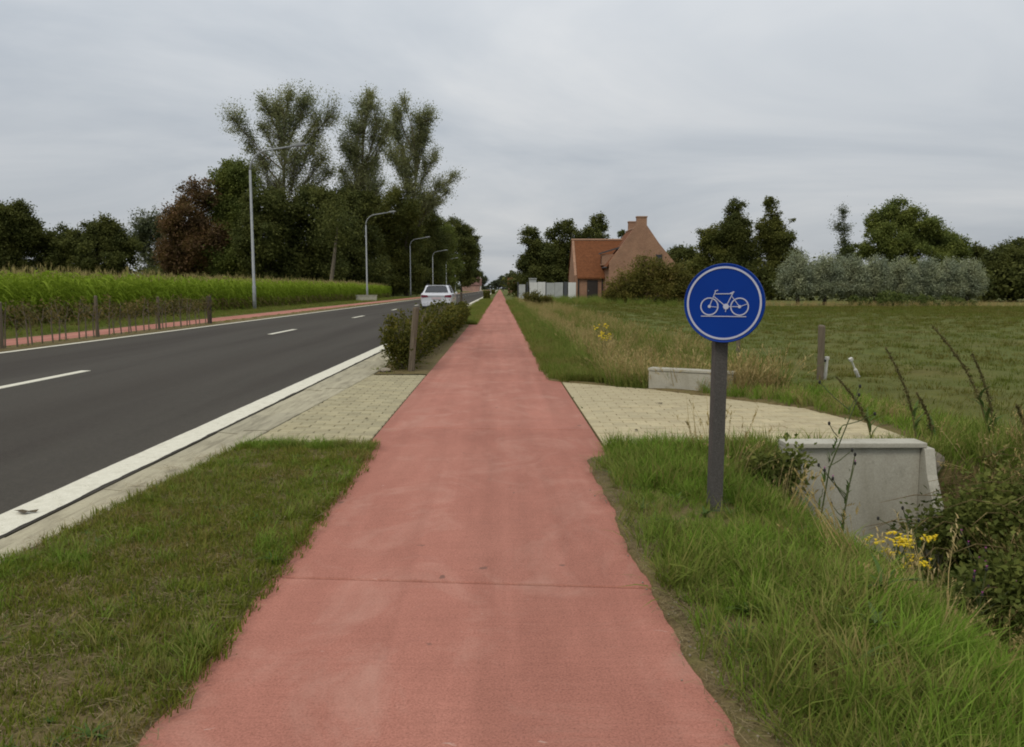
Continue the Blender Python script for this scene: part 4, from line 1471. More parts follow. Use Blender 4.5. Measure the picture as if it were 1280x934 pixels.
# a leaning bare trunk in front of the wood, its own small crown above
r = np.random.default_rng(5)
tb = MB()
tb.tube([(-.25, 0, -.5), (0, 0, 1), (.6, 0, 5), (1.1, 0, 9)], [.32, .28, .22, .12], 9)
ln = tag(empty('leaning_tree', (-21.9, 104.0, 0)), 'slender tree with pale leaning trunk between the first and second street lamps', 'tree')
tb.build('trunk', M['bark_pale'], ln, smooth=True)
q = r.normal(size=(2600, 3)) * np.array([1.5, 1.5, 1.3]) + np.array([1.2, 0, 9.2])
v, f = leaf_quads(q, np.full(len(q), .32), r)
link_mesh('crown', fast_mesh('crown', v, f, LEAF['dark']), None, ln)

# pollard willows in a row
for k, (x, y, zt, rad) in enumerate(WILLOWS):
    r = np.random.default_rng(900 + k)
    gz = zr(x, y)
    H = zt - gz
    tb = MB()
    lean = r.uniform(-.2, .2)
    hk = H * .34
    tb.tube([(0, 0, -.4), (lean * .4, 0, hk * .5), (lean, 0, hk), (lean, 0, hk + .3)], [.26, .21, .25, .16], 8)
    pts, dr = [], []
    nb = 230
    for i in range(nb):
        d = unit(r.normal(size=3) * np.array([1, 1, .8]) + np.array([0.12, 0, .35]))
        ln_ = np.array([rad * 1.05, rad, H - hk]) * r.uniform(.88, 1.0)
        if d[2] < 0:
            ln_[2] = H * .2
        p0 = np.array([lean, 0, hk])
        p2 = p0 + d * ln_
        pm = p0 + d * ln_ * .55 + np.array([0, 0, .3])
        tb.tube([p0, pm, p2], [.045, .03, .01], 3, False)
        t = r.uniform(.3, 1.03, 110)[:, None]
        c = (1 - t) ** 2 * p0 + 2 * t * (1 - t) * pm + t ** 2 * p2
        c = c + r.normal(size=c.shape) * (.10 + .16 * t)
        pts.append(c)
        dr.append(np.tile(d + np.array([.25, 0, .1]), (110, 1)))
    P = np.concatenate(pts)
    v, f = leaf_quads(P, np.full(len(P), .20), r, .3, .42, 0, np.concatenate(dr))
    where = ['leftmost silvery pollard willow of the row', 'second silvery willow from the left in the row', 'third silvery willow from the left in the row', 'fourth silvery willow from the left in the row',
             'fourth silvery willow from the right end of the row', 'third silvery willow from the right end of the row', 'second silvery willow from the right end of the row', 'rightmost silvery willow ending the row'][k]
    w = tag(empty('willow_tree', (x, y, gz)), where, 'tree', 'pollard willows along the pasture')
    tb.build('trunk', M['bark'], w, smooth=True, fixn=False)
    link_mesh('crown', fast_mesh('crown', v, f, LEAF['silver']), None, w)
    NLEAF += len(P)


# ------------------------------------------------------------------ shrubs and hedges
def blob_shrub(name, label, blobs, y, ls, n, mat, seed, cat='shrub', dense=1.0, group=None, gz=0.0):
    r = np.random.default_rng(seed)
    x0 = float(np.mean([b_[0] for b_ in blobs]))
    root = tag(empty(name, (x0, y, gz)), label, cat, group)
    L, D = [], []
    sb = MB()
    tot = sum(b_[2] * b_[3] for b_ in blobs)
    for bx, bz, rx, rz in blobs:
        c = np.array([bx - x0, r.uniform(-.3, .3) * rx, bz - gz])
        sb.tube([(r.uniform(-.3, .3), r.uniform(-.2, .2), -.2), c * .6, c], [.07, .05, .02], 5, False)
        m = int(n * rx * rz / tot)
        ncl = max(8, m // 55)
        for _ in range(ncl):
            d = unit(r.normal(size=3))
            p = c + d * np.array([rx, rx * .8, rz]) * r.uniform(.45, 1.05)
            if p[2] < .05:
                p[2] = abs(p[2]) * .5 + .05
            q = r.normal(size=(55, 3)) * .24 * min(rx, rz) ** .7
            q[:, 2] = np.maximum(q[:, 2], -p[2] + .02)
            L.append(p + q)
            D.append(unit(q) + d * .4)
    P = np.concatenate(L)
    v, f = leaf_quads(P, np.full(len(P), ls), r, .4, .6, 0.1, np.concatenate(D))
    link_mesh('foliage', fast_mesh('foliage', v, f, mat), None, root)
    sb.build('stem', M['stem'], root, fixn=False)
    return root


blob_shrub('shrub', 'large olive brown mound of shrubbery in front of the brick gable', SHRUB, 75, .20, 26000, LEAF['shrub'], 31)
blob_shrub('shrub', 'low yellow green bushes at the foot of the willows', [(43.5, .1, 2.2, .9), (47, -.2, 2.4, .7), (40.5, -.3, 1.6, .6), (51, -.3, 2.5, .6)], 90, .22, 6000, LEAF['weed'], 32, gz=-.75)
blob_shrub('shrub', 'dark little bush right of the cycle path before the white fence', [(2.6, .4, .8, .55), (3.6, .3, .7, .45)], 62, .14, 3000, LEAF['shrub'], 33)
for k, (y, l, lab) in enumerate(((96, 9, 'small dark clipped hedge far along the left edge of the cycle path'), (190, 20, 'tiny farthest dark hedge beside the cycle path'))):
    r = np.random.default_rng(60 + k)
    n = 5000
    P = np.stack([r.uniform(-2.0, -1.3, n), y + r.uniform(0, l, n), r.uniform(.02, 1.0, n)], 1)
    v, f = leaf_quads(P, np.full(n, .16 + .06 * k), r)
    h = tag(empty('hedge', (0, 0, 0)), lab, 'hedge')
    link_mesh('foliage', fast_mesh('foliage', v, f, LEAF['hedge']), None, h)
    sb = MB()
    for j in range(5):
        yy = y + (j + .5) * l / 5
        sb.tube([(-1.65, yy, -.2), (-1.6, yy, .5), (-1.7, yy, .9)], [.03, .025, .01], 5)
    sb.build('stem', M['stem'], h, fixn=False)


def clipped_hedge():
    r = np.random.default_rng(77)
    root = tag(empty('hedge', (-1.53, 12.1, 0)), 'clipped green hedge in bare soil between road and cycle path', 'hedge')
    L, S, D = [], [], []
    sb = MB()
    for k in range(62):
        y = 0.15 + 16.1 * (k + r.uniform(0, .6)) / 62
        x = r.uniform(-.10, .12)
        sb.tube([(x, y, -.1), (x + r.uniform(-.08, .08), y, .35), (x + r.uniform(-.15, .15), y + r.uniform(-.1, .1), .8)], [.016, .012, .005], 5, False)
        for _ in range(3):
            a = r.uniform(0, 6.28)
            z = r.uniform(.1, .5)
            sb.tube([(x, y, z), (x + .2 * math.cos(a), y + .2 * math.sin(a), z + .25)], [.007, .003], 3, False)
    for _ in range(900):
        y = 16.3 * r.uniform() ** 1.25
        top = .67 + .05 * math.sin(y * 2.1) * math.sin(y * 5.3 + 1) + r.uniform(-.06, .04)
        z = r.uniform(.10, 1.0) ** .8 * top
        w = (.33 + .06 * math.sin(y * 1.7 + z * 3)) * (0.62 + .38 * sstep(0.08, .5, z)) * (1 if y > 6 else .50)
        x = w * r.choice([-1, 1]) * r.uniform(.25, 1.0) ** .5
        if y < 1.3 and x > .16:
            x = .1
        s = .050 if y < 3 else (.065 if y < 7 else .09)
        n = 42 if y < 3 else 34
        q = r.normal(size=(n, 3)) * np.array([.075, .10, .085])
        L.append(np.array([x, y, z]) + q)
        S.append(np.full(n, s))
        D.append(unit(q) + np.array([np.sign(x) * .4, -.1, .3]))
    # loose sprays sticking out over the road at the near end
    for bx, by, bz, ex, ez in ((-.10, .25, .6, -.20, .82), (-.10, .5, .45, -.22, .66), (-.1, .3, .3, -.20, .34), (-.1, .2, .65, -.12, .84), (.0, .6, .75, -.02, .88)):
        sb.tube([(bx * .4, by, bz - .3), (bx, by, bz), (ex, by - .1, ez)], [.008, .006, .002], 3, False)
        t = r.uniform(.2, 1, 46)[:, None]
        q = np.array([bx, by, bz]) * (1 - t) + np.array([ex, by - .1, ez]) * t + r.normal(size=(46, 3)) * .045
        L.append(q)
        S.append(np.full(46, .055))
        D.append(np.tile([-.5, 0, .4], (46, 1)))
    P = np.concatenate(L)
    P[:, 2] = np.maximum(P[:, 2], .04)
    v, f = leaf_quads(P, np.concatenate(S), r, .35, .62, 0, np.concatenate(D))
    link_mesh('foliage', fast_mesh('foliage', v, f, LEAF['hedge']), None, root)
    sb.build('stem', M['stem'], root, fixn=False)


clipped_hedge()


def young_hedge():
    r = np.random.default_rng(78)
    root = tag(empty('hedge', (-10.5, 12, 0)), 'thin young hedge of brownish saplings across the road before the corn', 'hedge')
    L = []
    sb = MB()
    for k in range(46):
        y = 17.2 * (k + r.uniform(0, .7)) / 46
        x = r.uniform(-.08, .08)
        h = r.uniform(.75, 1.05)
        px = x
        sb.tube([(x, y, -.1), (x + r.uniform(-.04, .04), y, h * .5), (x + r.uniform(-.1, .1), y, h)], [.02, .015, .006], 5, False)
        for _ in range(4):
            a, z = r.uniform(0, 6.28), r.uniform(.25, .7) * h
            e_ = np.array([x + .2 * math.cos(a), y + .22 * math.sin(a), z + .25])
            sb.tube([(x, y, z), e_], [.007, .003], 3, False)
        n = int(r.uniform(45, 110))
        z = .30 + (h - .22) * r.beta(2.2, 1.6, n)
        L.append(np.stack([x + r.normal(0, .10, n), y + r.normal(0, .11, n), z], 1))
    P = np.concatenate(L)
    v, f = leaf_quads(P, np.full(len(P), .075), r, .3, .55)
    link_mesh('foliage', fast_mesh('foliage', v, f, LEAF['young']), None, root)
    sb.build('stem', M['stem'], root, fixn=False)


young_hedge()


def undergrowth(name, label, pts, n, ls, mat, seed):
    """far-off thicket closing the foot of a wood: pts = (x, y, half depth, height)"""
    r = np.random.default_rng(seed)
    P = []
    for (xa, ya, da, ha), (xb, yb, db, hb) in zip(pts[:-1], pts[1:]):
        m = int(n / (len(pts) - 1))
        ncl = m // 40
        t = r.uniform(0, 1, ncl)
        h = ha + (hb - ha) * t
        h = h * (.75 + .3 * np.sin(t * 9 + xa) * np.sin(t * 23 + 1))
        c = np.stack([xa + (xb - xa) * t, ya + (yb - ya) * t + r.uniform(-1, 1, ncl) * da, h * r.uniform(.03, 1, ncl)], 1)
        q = (c[:, None] + r.normal(size=(ncl, 40, 3)) * np.array([.9, .9, .6])).reshape(-1, 3)
        P.append(q)
    P = np.concatenate(P)
    P[:, 2] = np.where(P[:, 2] < -.8, -P[:, 2] * .5, P[:, 2])
    v, f = leaf_quads(P, np.full(len(P), ls), r)
    o = link_mesh(name, fast_mesh(name, v, f, mat))
    tag(o, label, 'undergrowth', kind='stuff')


undergrowth('undergrowth', 'dark undergrowth closing the foot of the wood behind the corn', [(-52, 122, 3, 7), (-30, 119, 3, 7.5), (-19, 128, 2, 7)], 26000, .6, LEAF['dark'], 91)
undergrowth('undergrowth', 'dark undergrowth below the roadside trees toward the horizon', [(-20, 140, 2, 6), (-20, 200, 2, 8), (-18, 310, 2, 9)], 14000, .8, LEAF['dark'], 92)
undergrowth('undergrowth', 'dark undergrowth below the left tree line behind the corn', [(-105, 138, 3, 6), (-80, 137, 3, 6), (-52, 132, 3, 5.5)], 16000, .65, LEAF['dark'], 93)
undergrowth('undergrowth', 'dark undergrowth behind the white panel fence', [(2.0, 142, 2, 4), (12, 143, 2, 5), (24, 150, 2, 5)], 9000, .6, LEAF['dark'], 94)
undergrowth('undergrowth', 'dark undergrowth behind the silvery willows', [(24, 150, 3, 6), (40, 142, 3, 6), (62, 122, 3, 4.6), (82, 118, 3, 5), (110, 125, 3, 6)], 30000, .6, LEAF['dark'], 95)

r = np.random.default_rng(99)
n = 26000
xx = r.uniform(-420, 420, n)
hh = 12 + 4 * np.sin(xx * .05) + 3 * np.sin(xx * .17 + 1) + 2 * np.sin(xx * .41)
P = np.stack([xx, 1015 + r.uniform(0, 12, n), hh * r.uniform(0, 1, n) ** .8], 1)
v, f = leaf_quads(P, np.full(n, 2.6), r)
tag(link_mesh('distant_wood', fast_mesh('distant_wood', v, f, LEAF['haze'])), 'far-off wood closing the view at the horizon', 'wood', kind='stuff')


# ------------------------------------------------------------------ scattered ground cover (stuff)
def scatter_group(name, coll):
    ng = bpy.data.node_groups.new(name, 'GeometryNodeTree')
    ng.interface.new_socket('Geometry', in_out='INPUT', socket_type='NodeSocketGeometry')
    ng.interface.new_socket('Geometry', in_out='OUTPUT', socket_type='NodeSocketGeometry')
    N = ng.nodes.new
    gi, go = N('NodeGroupInput'), N('NodeGroupOutput')
    ci = N('GeometryNodeCollectionInfo')
    ci.inputs['Collection'].default_value = coll
    ci.inputs['Separate Children'].default_value = True
    ci.inputs['Reset Children'].default_value = True
    ip = N('GeometryNodeInstanceOnPoints')
    ip.inputs['Pick Instance'].default_value = True

    def attr(nm, dt):
        a = N('GeometryNodeInputNamedAttribute')
        a.data_type = dt
        a.inputs['Name'].default_value = nm
        return a.outputs['Attribute']

    ng.links.new(gi.outputs[0], ip.inputs['Points'])
    ng.links.new(ci.outputs[0], ip.inputs['Instance'])
    ng.links.new(attr('pid', 'INT'), ip.inputs['Instance Index'])
    ng.links.new(attr('rot', 'FLOAT_VECTOR'), ip.inputs['Rotation'])
    ng.links.new(attr('scl', 'FLOAT'), ip.inputs['Scale'])
    ng.links.new(ip.outputs[0], go.inputs[0])
    return ng


def proto_set(name, meshes):
    c = bpy.data.collections.new(name)
    for i, me in enumerate(meshes):
        o = bpy.data.objects.new('%s_%02d' % (name, i), me)
        c.objects.link(o)
    return scatter_group(name + ' scatter', c), len(meshes)


def scatter(name, label, cat, pset, P, scl, r, tilt=0.12, group=None):
    ng, n = pset
    P = np.asarray(P, dtype=np.float32)
    me = bpy.data.meshes.new(name)
    me.vertices.add(len(P))
    me.vertices.foreach_set('co', P.ravel())
    a = me.attributes.new('pid', 'INT', 'POINT')
    a.data.foreach_set('value', r.integers(0, n, len(P)).astype(np.int32))
    a = me.attributes.new('rot', 'FLOAT_VECTOR', 'POINT')
    rot = np.stack([r.normal(0, tilt, len(P)), r.normal(0, tilt, len(P)), r.uniform(0, 6.283, len(P))], 1)
    a.data.foreach_set('vector', rot.astype(np.float32).ravel())
    a = me.attributes.new('scl', 'FLOAT', 'POINT')
    a.data.foreach_set('value', np.asarray(scl, dtype=np.float32))
    o = link_mesh(name, me)
    m = o.modifiers.new('scatter', 'NODES')
    m.node_group = ng
    return tag(o, label, cat, group, 'stuff')


def blade(mb, base, az, h, w, bend, seg=3, twist=0.0):
    """one tapering, bending blade"""
    dx, dy = math.cos(az), math.sin(az)
    px, py = -math.sin(az + twist), math.cos(az + twist)
    vs_, fs_ = [], []
    for i in range(seg + 1):
        t = i / seg
        out = bend * h * t * t
        z = h * (t - .35 * abs(bend) * t * t)
        c = (base[0] + dx * out, base[1] + dy * out, base[2] + z)
        ww = w * .5 * (1 - t) ** .6 * (1 if i else .7)
        if i == seg:
            vs_.append(c)
        else:
            vs_ += [(c[0] - px * ww, c[1] - py * ww, c[2]), (c[0] + px * ww, c[1] + py * ww, c[2])]
    for i in range(seg - 1):
        fs_.append((2 * i, 2 * i + 1, 2 * i + 3, 2 * i + 2))
    fs_.append((2 * seg - 2, 2 * seg - 1, 2 * seg))
    mb.add(vs_, fs_)


def grass_tuft(r, n, h, spread, w, bend, mat, name='grass', seg=3):
    b = MB()
    for _ in range(n):
        a, d = r.uniform(0, 6.28), spread * math.sqrt(r.uniform())
        hh = r.uniform(*h)
        blade(b, (d * math.cos(a), d * math.sin(a), -.01), a + r.normal(0, .9), hh, w * r.uniform(.7, 1.3), r.uniform(*bend), seg, r.uniform(-.8, .8))
    return b.mesh(name, mat, fixn=False)


def dry_tuft(r, n, h, spread, mat, name='dry_grass'):
    b = MB()
    for _ in range(n):
        a, d = r.uniform(0, 6.28), spread * math.sqrt(r.uniform())
        hh = r.uniform(*h)
        az = a + r.normal(0, .8)
        bend = r.uniform(.1, .5)
        p0 = (d * math.cos(a), d * math.sin(a), -.02)
        blade(b, p0, az, hh, .007, bend, 4, r.uniform(-.8, .8))
        if r.random() < .6:     # seed head near the tip
            for k in range(5):
                t = .82 + .035 * k
                out = bend * hh * t * t
                z = hh * (t - .35 * bend * t * t)
                blade(b, (p0[0] + math.cos(az) * out, p0[1] + math.sin(az) * out, p0[2] + z), r.uniform(0, 6.28), .035, .012, .6, 2)
    return b.mesh(name, mat, fixn=False)


M['g_lush'] = tuft_mat('lush grass', [(0.085, 0.150, 0.014), (0.140, 0.225, 0.026), (0.205, 0.280, 0.048)], dry=(0.26, 0.21, 0.08), dryscale=1.3, dryamt=(.45, .70))
M['g_short'] = tuft_mat('mown grass', [(0.085, 0.110, 0.012), (0.135, 0.165, 0.020), (0.195, 0.210, 0.036)], dry=(0.21, 0.155, 0.050), dryscale=1.7, dryamt=(.48, .70))
M['g_field'] = tuft_mat('pasture grass', [(0.070, 0.095, 0.012), (0.100, 0.125, 0.018), (0.135, 0.150, 0.028)], dry=(0.135, 0.118, 0.030), dryscale=.28, dryamt=(.40, .60))
M['g_dry'] = tuft_mat('dry grass', [(0.22, 0.17, 0.062), (0.33, 0.25, 0.10), (0.44, 0.35, 0.17)], .2)
M['g_mixed'] = tuft_mat('rank grass', [(0.085, 0.130, 0.018), (0.14, 0.185, 0.032), (0.21, 0.23, 0.058)], dry=(0.31, 0.25, 0.09), dryscale=.5, dryamt=(.52, .72))
M['g_straw'] = tuft_mat('straw litter', [(0.10, 0.075, 0.04), (0.19, 0.145, 0.075), (0.30, 0.24, 0.13)], .1)
M['g_weed'] = tuft_mat('broad leaf weed', [(0.05, 0.085, 0.02), (0.075, 0.12, 0.03), (0.10, 0.14, 0.04)], .25)
M['corn'] = tuft_mat('corn leaf', [(0.14, 0.205, 0.016), (0.20, 0.28, 0.025), (0.265, 0.335, 0.042)], .42)
M['cornlow'] = tuft_mat('corn lower leaf', [(0.12, 0.115, 0.03), (0.18, 0.145, 0.05), (0.25, 0.20, 0.09)], .25)
M['tassel'] = tuft_mat('corn tassel', [(0.25, 0.22, 0.07), (0.34, 0.28, 0.11), (0.42, 0.34, 0.16)], .2)

r = np.random.default_rng(1)
S_short = proto_set('mown_tuft', [grass_tuft(r, 20, (.015, .05), .055, .005, (.1, .9), M['g_short']) for _ in range(6)])
S_lush = proto_set('lush_tuft', [grass_tuft(r, 24, (.07, .22), .07, .007, (.15, .9), M['g_lush']) for _ in range(7)])
S_tall = proto_set('rank_tuft', [grass_tuft(r, 30, (.18, .5), .12, .008, (.2, .9), M['g_mixed'], seg=4) for _ in range(6)])
S_dry = proto_set('dry_tuft', [dry_tuft(r, 26, (.28, .62), .13, M['g_dry']) for _ in range(6)])
S_field = proto_set('pasture_tuft', [grass_tuft(r, 34, (.03, .11), .16, .010, (.2, 1.0), M['g_field']) for _ in range(6)])


M['g_rough'] = tuft_mat('rough verge grass', [(0.085, 0.125, 0.016), (0.13, 0.175, 0.028), (0.19, 0.215, 0.048)], dry=(0.22, 0.175, 0.06), dryscale=.9, dryamt=(.44, .68))
S_rough = proto_set('rough_tuft', [grass_tuft(r, 24, (.07, .24), .09, .007, (.15, .9), M['g_rough']) for _ in range(6)])


def straw_proto(r):
    b = MB()
    for _ in range(14):
        a, d = r.uniform(0, 6.28), .07 * math.sqrt(r.uniform())
        L_ = r.uniform(.02, .07)
        x, y, t = d * math.cos(a), d * math.sin(a), r.uniform(0, 6.28)
        dx, dy = math.cos(t) * L_ / 2, math.sin(t) * L_ / 2
        z0, z1 = r.uniform(.003, .014), r.uniform(.003, .014)
        w = .0022
        b.add([(x - dx - dy / L_ * w, y - dy + dx / L_ * w, z0), (x - dx + dy / L_ * w, y - dy - dx / L_ * w, z0), (x + dx, y + dy, z1)], [(0, 1, 2)])
    return b.mesh('straw', M['g_straw'], fixn=False)


S_straw = proto_set('straw_bit', [straw_proto(r) for _ in range(5)])


def rosette(r):
    b = MB()
    n = int(r.integers(7, 12))
    for k in range(n):
        blade(b, (0, 0, .0), 6.28 * k / n + r.normal(0, .2), r.uniform(.06, .14), r.uniform(.02, .032), r.uniform(.9, 1.5), 4)
    return b.mesh('rosette', M['g_weed'], fixn=False)


S_ros = proto_set('rosette_weed', [rosette(r) for _ in range(5)])


def uni(n, x0, x1, y0, y1, bias=1.0):
    return r.uniform(x0, x1, n), y0 + (y1 - y0) * r.uniform(0, 1, n) ** bias


# left verge, mown and patchy
x, y = uni(12500, -2.42, -.94, 1.2, 6.34)
k = (x > gut_out(y) + .035) & (x < edge_left(y) - .0 + r.normal(0, .012, len(x)))
dens_ = rag(x * 2.3 + y * 1.1, 1, 1) + rag(y * 1.9 - x * 1.7, 1, 3) > -.1
k &= dens_ | (r.random(len(x)) < .42)
x, y = x[k], y[k]
scatter('mown_grass', 'patchy mown grass of the near verge between gutter and cycle path', 'grass', S_short, np.stack([x, y, np.full_like(x, .019)], 1), r.uniform(.6, 1.35, len(x)), r, .15)
# greener, longer clumps: along the driveway, the gutter corner and at the path joint
P = []
for cx, cy, sx_, sy_, n in ((-1.55, 6.2, .45, .07, 240), (-1.06, 3.75, .09, .10, 42), (-2.03, 3.55, .18, .14, 80), (-2.2, 3.0, .12, .25, 70), (-1.12, 2.55, .12, .12, 55), (-1.1, 4.8, .08, .5, 60), (-1.95, 5.3, .12, .6, 70), (-1.5, 4.6, .4, .5, 60), (-1.3, 3.0, .25, .3, 35)):
    q = np.stack([r.normal(cx, sx_, n), r.normal(cy, sy_, n)], 1)
    P.append(q)
P = np.concatenate(P)
k = (P[:, 0] > gut_out(P[:, 1]) + .06) & (P[:, 0] < edge_left(P[:, 1])) & (P[:, 1] < 6.34)
P = P[k]
scatter('grass_clumps', 'greener longer grass clumps in the near left verge', 'grass', S_lush, np.stack([P[:, 0], P[:, 1], np.full(len(P), .016)], 1), r.uniform(.3, .62, len(P)), r, .2)
# right verge, lush, running down into the ditch
x, y = uni(8600, .62, 4.3, .6, 6.15)
k = (x > edge_right(y) + .05 + np.abs(r.normal(0, .035, len(x)))) & (x < 1.0 * y + 2.5) & ~(in_apron(x, y) & (y > 6.06 + .05 * np.sin(9 * x))) & ~((y > 5.2) & (y < 5.75) & (x > 2.02) & (x < 3.1))
far_edge = x - edge_right(y)
k &= (far_edge > .12) | (r.random(len(x)) < .55)
bare = (rag(x * 1.7 - y * .5, 1, 4) + rag(y * 1.4 + x, 1, 2) < -.72) & (y < 5.3)
k &= ~bare | (r.random(len(x)) < .3)
x, y = x[k], y[k]
s = r.uniform(.55, 1.15, len(x)) * (0.55 + .45 * sstep(.05, .5, x - edge_right(y))) * (.35 + .65 * sstep(.1, .55, np.hypot(x - 1.2, (y - 4.25) * .8)))
scatter('verge_grass', 'lush green grass of the right verge around the sign post', 'grass', S_lush, np.stack([x, y, land(x, y)], 1), s, r, .2)
x, y = uni(2100, .66, 3.2, 1.3, 6.0)
k = (x > edge_right(y) + .03) & (x < 1.0 * y + 2.5) & ~((y > 5.2) & (x > 2.02))
k &= (rag(x * 2.1 + y * .9, 1, 3) + rag(y * 1.7 - x * 1.3, 1, 0) > .05) | (r.random(len(x)) < .15)
x, y = x[k], y[k]
scatter('verge_grass', 'rough yellowish grass mixed through the right verge', 'grass', S_rough, np.stack([x, y, land(x, y)], 1), r.uniform(.5, 1.1, len(x)), r, .3)
# fringe hanging over the near edge of the beige paving
x = r.uniform(.85, 2.05, 210)
y = r.normal(6.08, .06, 210)
scatter('verge_grass', 'grass fringe along the near edge of the beige paving', 'grass', S_lush, np.stack([x, y, np.full(210, .0)], 1), r.uniform(.5, 1.0, 210), r, .2)
# dry stems among it and in the ditch
x, y = uni(260, 1.5, 4.6, 2.6, 5.9)
k = (x < .75 * y + .4) & ~((y > 5.1) & (x > 1.95) & (x < 3.15))
k &= (x > 2.7) | (r.random(len(x)) < .2)
x, y = x[k], y[k]
scatter('dry_grass', 'dry brown grass stems in the near ditch beside the headwall', 'grass', S_dry, np.stack([x, y, land(x, y)], 1), r.uniform(.4, .95, len(x)), r, .35)
x, y = uni(900, 2.2, 5.2, 1.6, 6.6)
k = (x < .9 * y + 2.5) & ~((y > 4.9) & (y < 5.75) & (x < 3.15)) & ~in_apron(x, y, .05) & ((x > 2.9) | (y < 4.6))
x, y = x[k], y[k]
scatter('rank_grass', 'tall green rank grass right of the near headwall', 'grass', S_tall, np.stack([x, y, land(x, y)], 1), r.uniform(.5, 1.0, len(x)), r, .3)
x = r.uniform(1.95, 3.1, 330)
y = r.uniform(4.3, 5.5, 330)
scatter('ditch_grass', 'green grass and weeds in the ditch bottom below the near headwall', 'grass', S_lush, np.stack([x, y, land(x, y)], 1), r.uniform(.6, 1.3, 330), r, .25)
x = r.uniform(2.0, 3.3, 60)
y = r.uniform(4.3, 5.4, 60)
scatter('rosette_weeds', 'leafy weeds in the ditch bottom below the near headwall', 'weeds', S_ros, np.stack([x, y, land(x, y)], 1), r.uniform(.7, 1.6, 60), r, .3)
# litter of straw along the path edges
y = r.uniform(1.4, 5.9, 420)
x = edge_right(y) + np.abs(r.normal(0, .10, 420)) + .01
scatter('straw_litter', 'dry straw litter along the right edge of the cycle path', 'litter', S_straw, np.stack([x, y, land(x, y) + .002], 1), r.uniform(.6, 1.3, 420), r, .05)
y = r.uniform(1.4, 6.0, 900)
x = r.uniform(-2.3, -.99, 900)
scatter('straw_litter', 'dry straw litter in the near left verge', 'litter', S_straw, np.stack([x, y, np.full(900, .021)], 1), r.uniform(.7, 1.6, 900), r, .05)
# crumbs of litter on the path and in the gutter
y = np.concatenate([r.uniform(1.5, 14, 70), r.uniform(3, 14, 45), r.uniform(6.2, 11.5, 25)])
x = np.concatenate([np.where(r.random(70) < .6, .62, -.97) + r.normal(0, .06, 70), gut_out(r.uniform(3, 14, 45)) * 0 + line_out(y[70:115]) + r.uniform(-.1, .4, 45), r.uniform(.9, 2.2, 25)])
scatter('litter_crumbs', 'fine crumbs of dry litter on the path edges and gutter', 'litter', S_straw, np.stack([x, y, np.full_like(x, .004)], 1), r.uniform(.25, .6, len(x)), r, .02)
# rosettes
P = [(-1.13, 2.1, .02, .55), (-1.75, 2.7, .02, .35), (-1.3, 4.2, .02, .35), (1.35, 2.75, .02, 1.1), (1.15, 2.45, .02, 1.0), (.93, 2.9, .02, .7), (1.6, 3.2, 0, 1.1), (-1.02, 3.5, .02, .6), (.80, 4.1, .02, .6), (.86, 4.75, .02, .7), (.86, 8.3, .0, .35), (.84, 9.1, .0, .25)]
q = [(float(r.uniform(-2.2, -1.05)), float(r.uniform(1.6, 6.1)), .02, float(r.uniform(.18, .4))) for _ in range(70)]
q += [(float(a), float(c), float(land(a, c)), float(r.uniform(.3, .8))) for a, c in zip(r.uniform(.72, 2.2, 70), r.uniform(1.8, 5.9, 70))]
P = np.array(P + [t for t in q if t[0] > 0 or t[0] > float(gut_out(t[1])) + .06])
scatter('rosette_weeds', 'broad leaved rosette weeds dotted through the verges', 'weeds', S_ros, P[:, :3], P[:, 3], r, .1)
# beyond the driveway: mown strip, then rank dry grass in the ditch
x, y = uni(5200, .60, 1.75, 10.7, 75, 1.9)
k = (x > edge_right(y) + .02) & ~in_apron(x, y, .02)
x, y = x[k], y[k]
scatter('verge_grass', 'green mown strip along the right edge of the path beyond the paving', 'grass', S_rough, np.stack([x, y, land(x, y)], 1), r.uniform(.35, .75, len(x)) * (1 + y / 45), r, .2)
x, y = uni(3400, 1.35, 4.4, 9.6, 90, 1.9)
k = ~in_apron(x, y, .12) & ~((np.hypot(x - 2.3, y - 9.5) < .42)) & ~((x > 3.5) & (y < 13.5))
x, y = x[k], y[k]
scatter('rank_grass', 'tall rank grass filling the ditch beyond the paving', 'grass', S_tall, np.stack([x, y, land(x, y)], 1), r.uniform(.6, 1.15, len(x)), r, .25)
x, y = uni(1500, 1.5, 4.3, 9.4, 80, 2.1)
dn = rag(y * .35 + x * .5, 1, 2) + .25
k = ~in_apron(x, y, .15) & ~((np.hypot(x - 2.3, y - 9.4) < .5)) & ~((x > 3.4) & (y < 14)) & ((dn > 0) | (r.random(len(x)) < .25))
x, y = x[k], y[k]
scatter('dry_grass', 'golden dry grass along the ditch beyond the paving', 'grass', S_dry, np.stack([x, y, land(x, y)], 1), r.uniform(.55, 1.15, len(x)), r, .25)
# edge of the paving towards the pasture
x, y = uni(900, 2.4, 4.8, 5.8, 9.6)
k = ~in_apron(x, y, .03)
x, y = x[k], y[k]
scatter('verge_grass', 'grass edging the beige paving towards the pasture', 'grass', S_lush, np.stack([x, y, land(x, y)], 1), r.uniform(.6, 1.2, len(x)), r, .2)
x, y = uni(300, 2.4, 4.4, 7.4, 10.2)
k = ~in_apron(x, y, .12) & in_apron(x, y, .6)
x, y = x[k], y[k]
scatter('dry_grass', 'dry brownish grass rim at the back of the beige paving', 'grass', S_dry, np.stack([x, y, land(x, y)], 1), r.uniform(.22, .42, len(x)), r, .3)
# the pasture
x, y = uni(27000, 3.6, 66, 1.0, 86, 1.7)
k = (x < .78 * y + 5) & ~in_apron(x, y, .05)
x, y = x[k], y[k]
scatter('pasture_grass', 'grazed green brown pasture grass on the right', 'grass', S_field, np.stack([x, y, land(x, y)], 1), r.uniform(.55, 1.15, len(x)) * (1 + y / 60), r, .15)
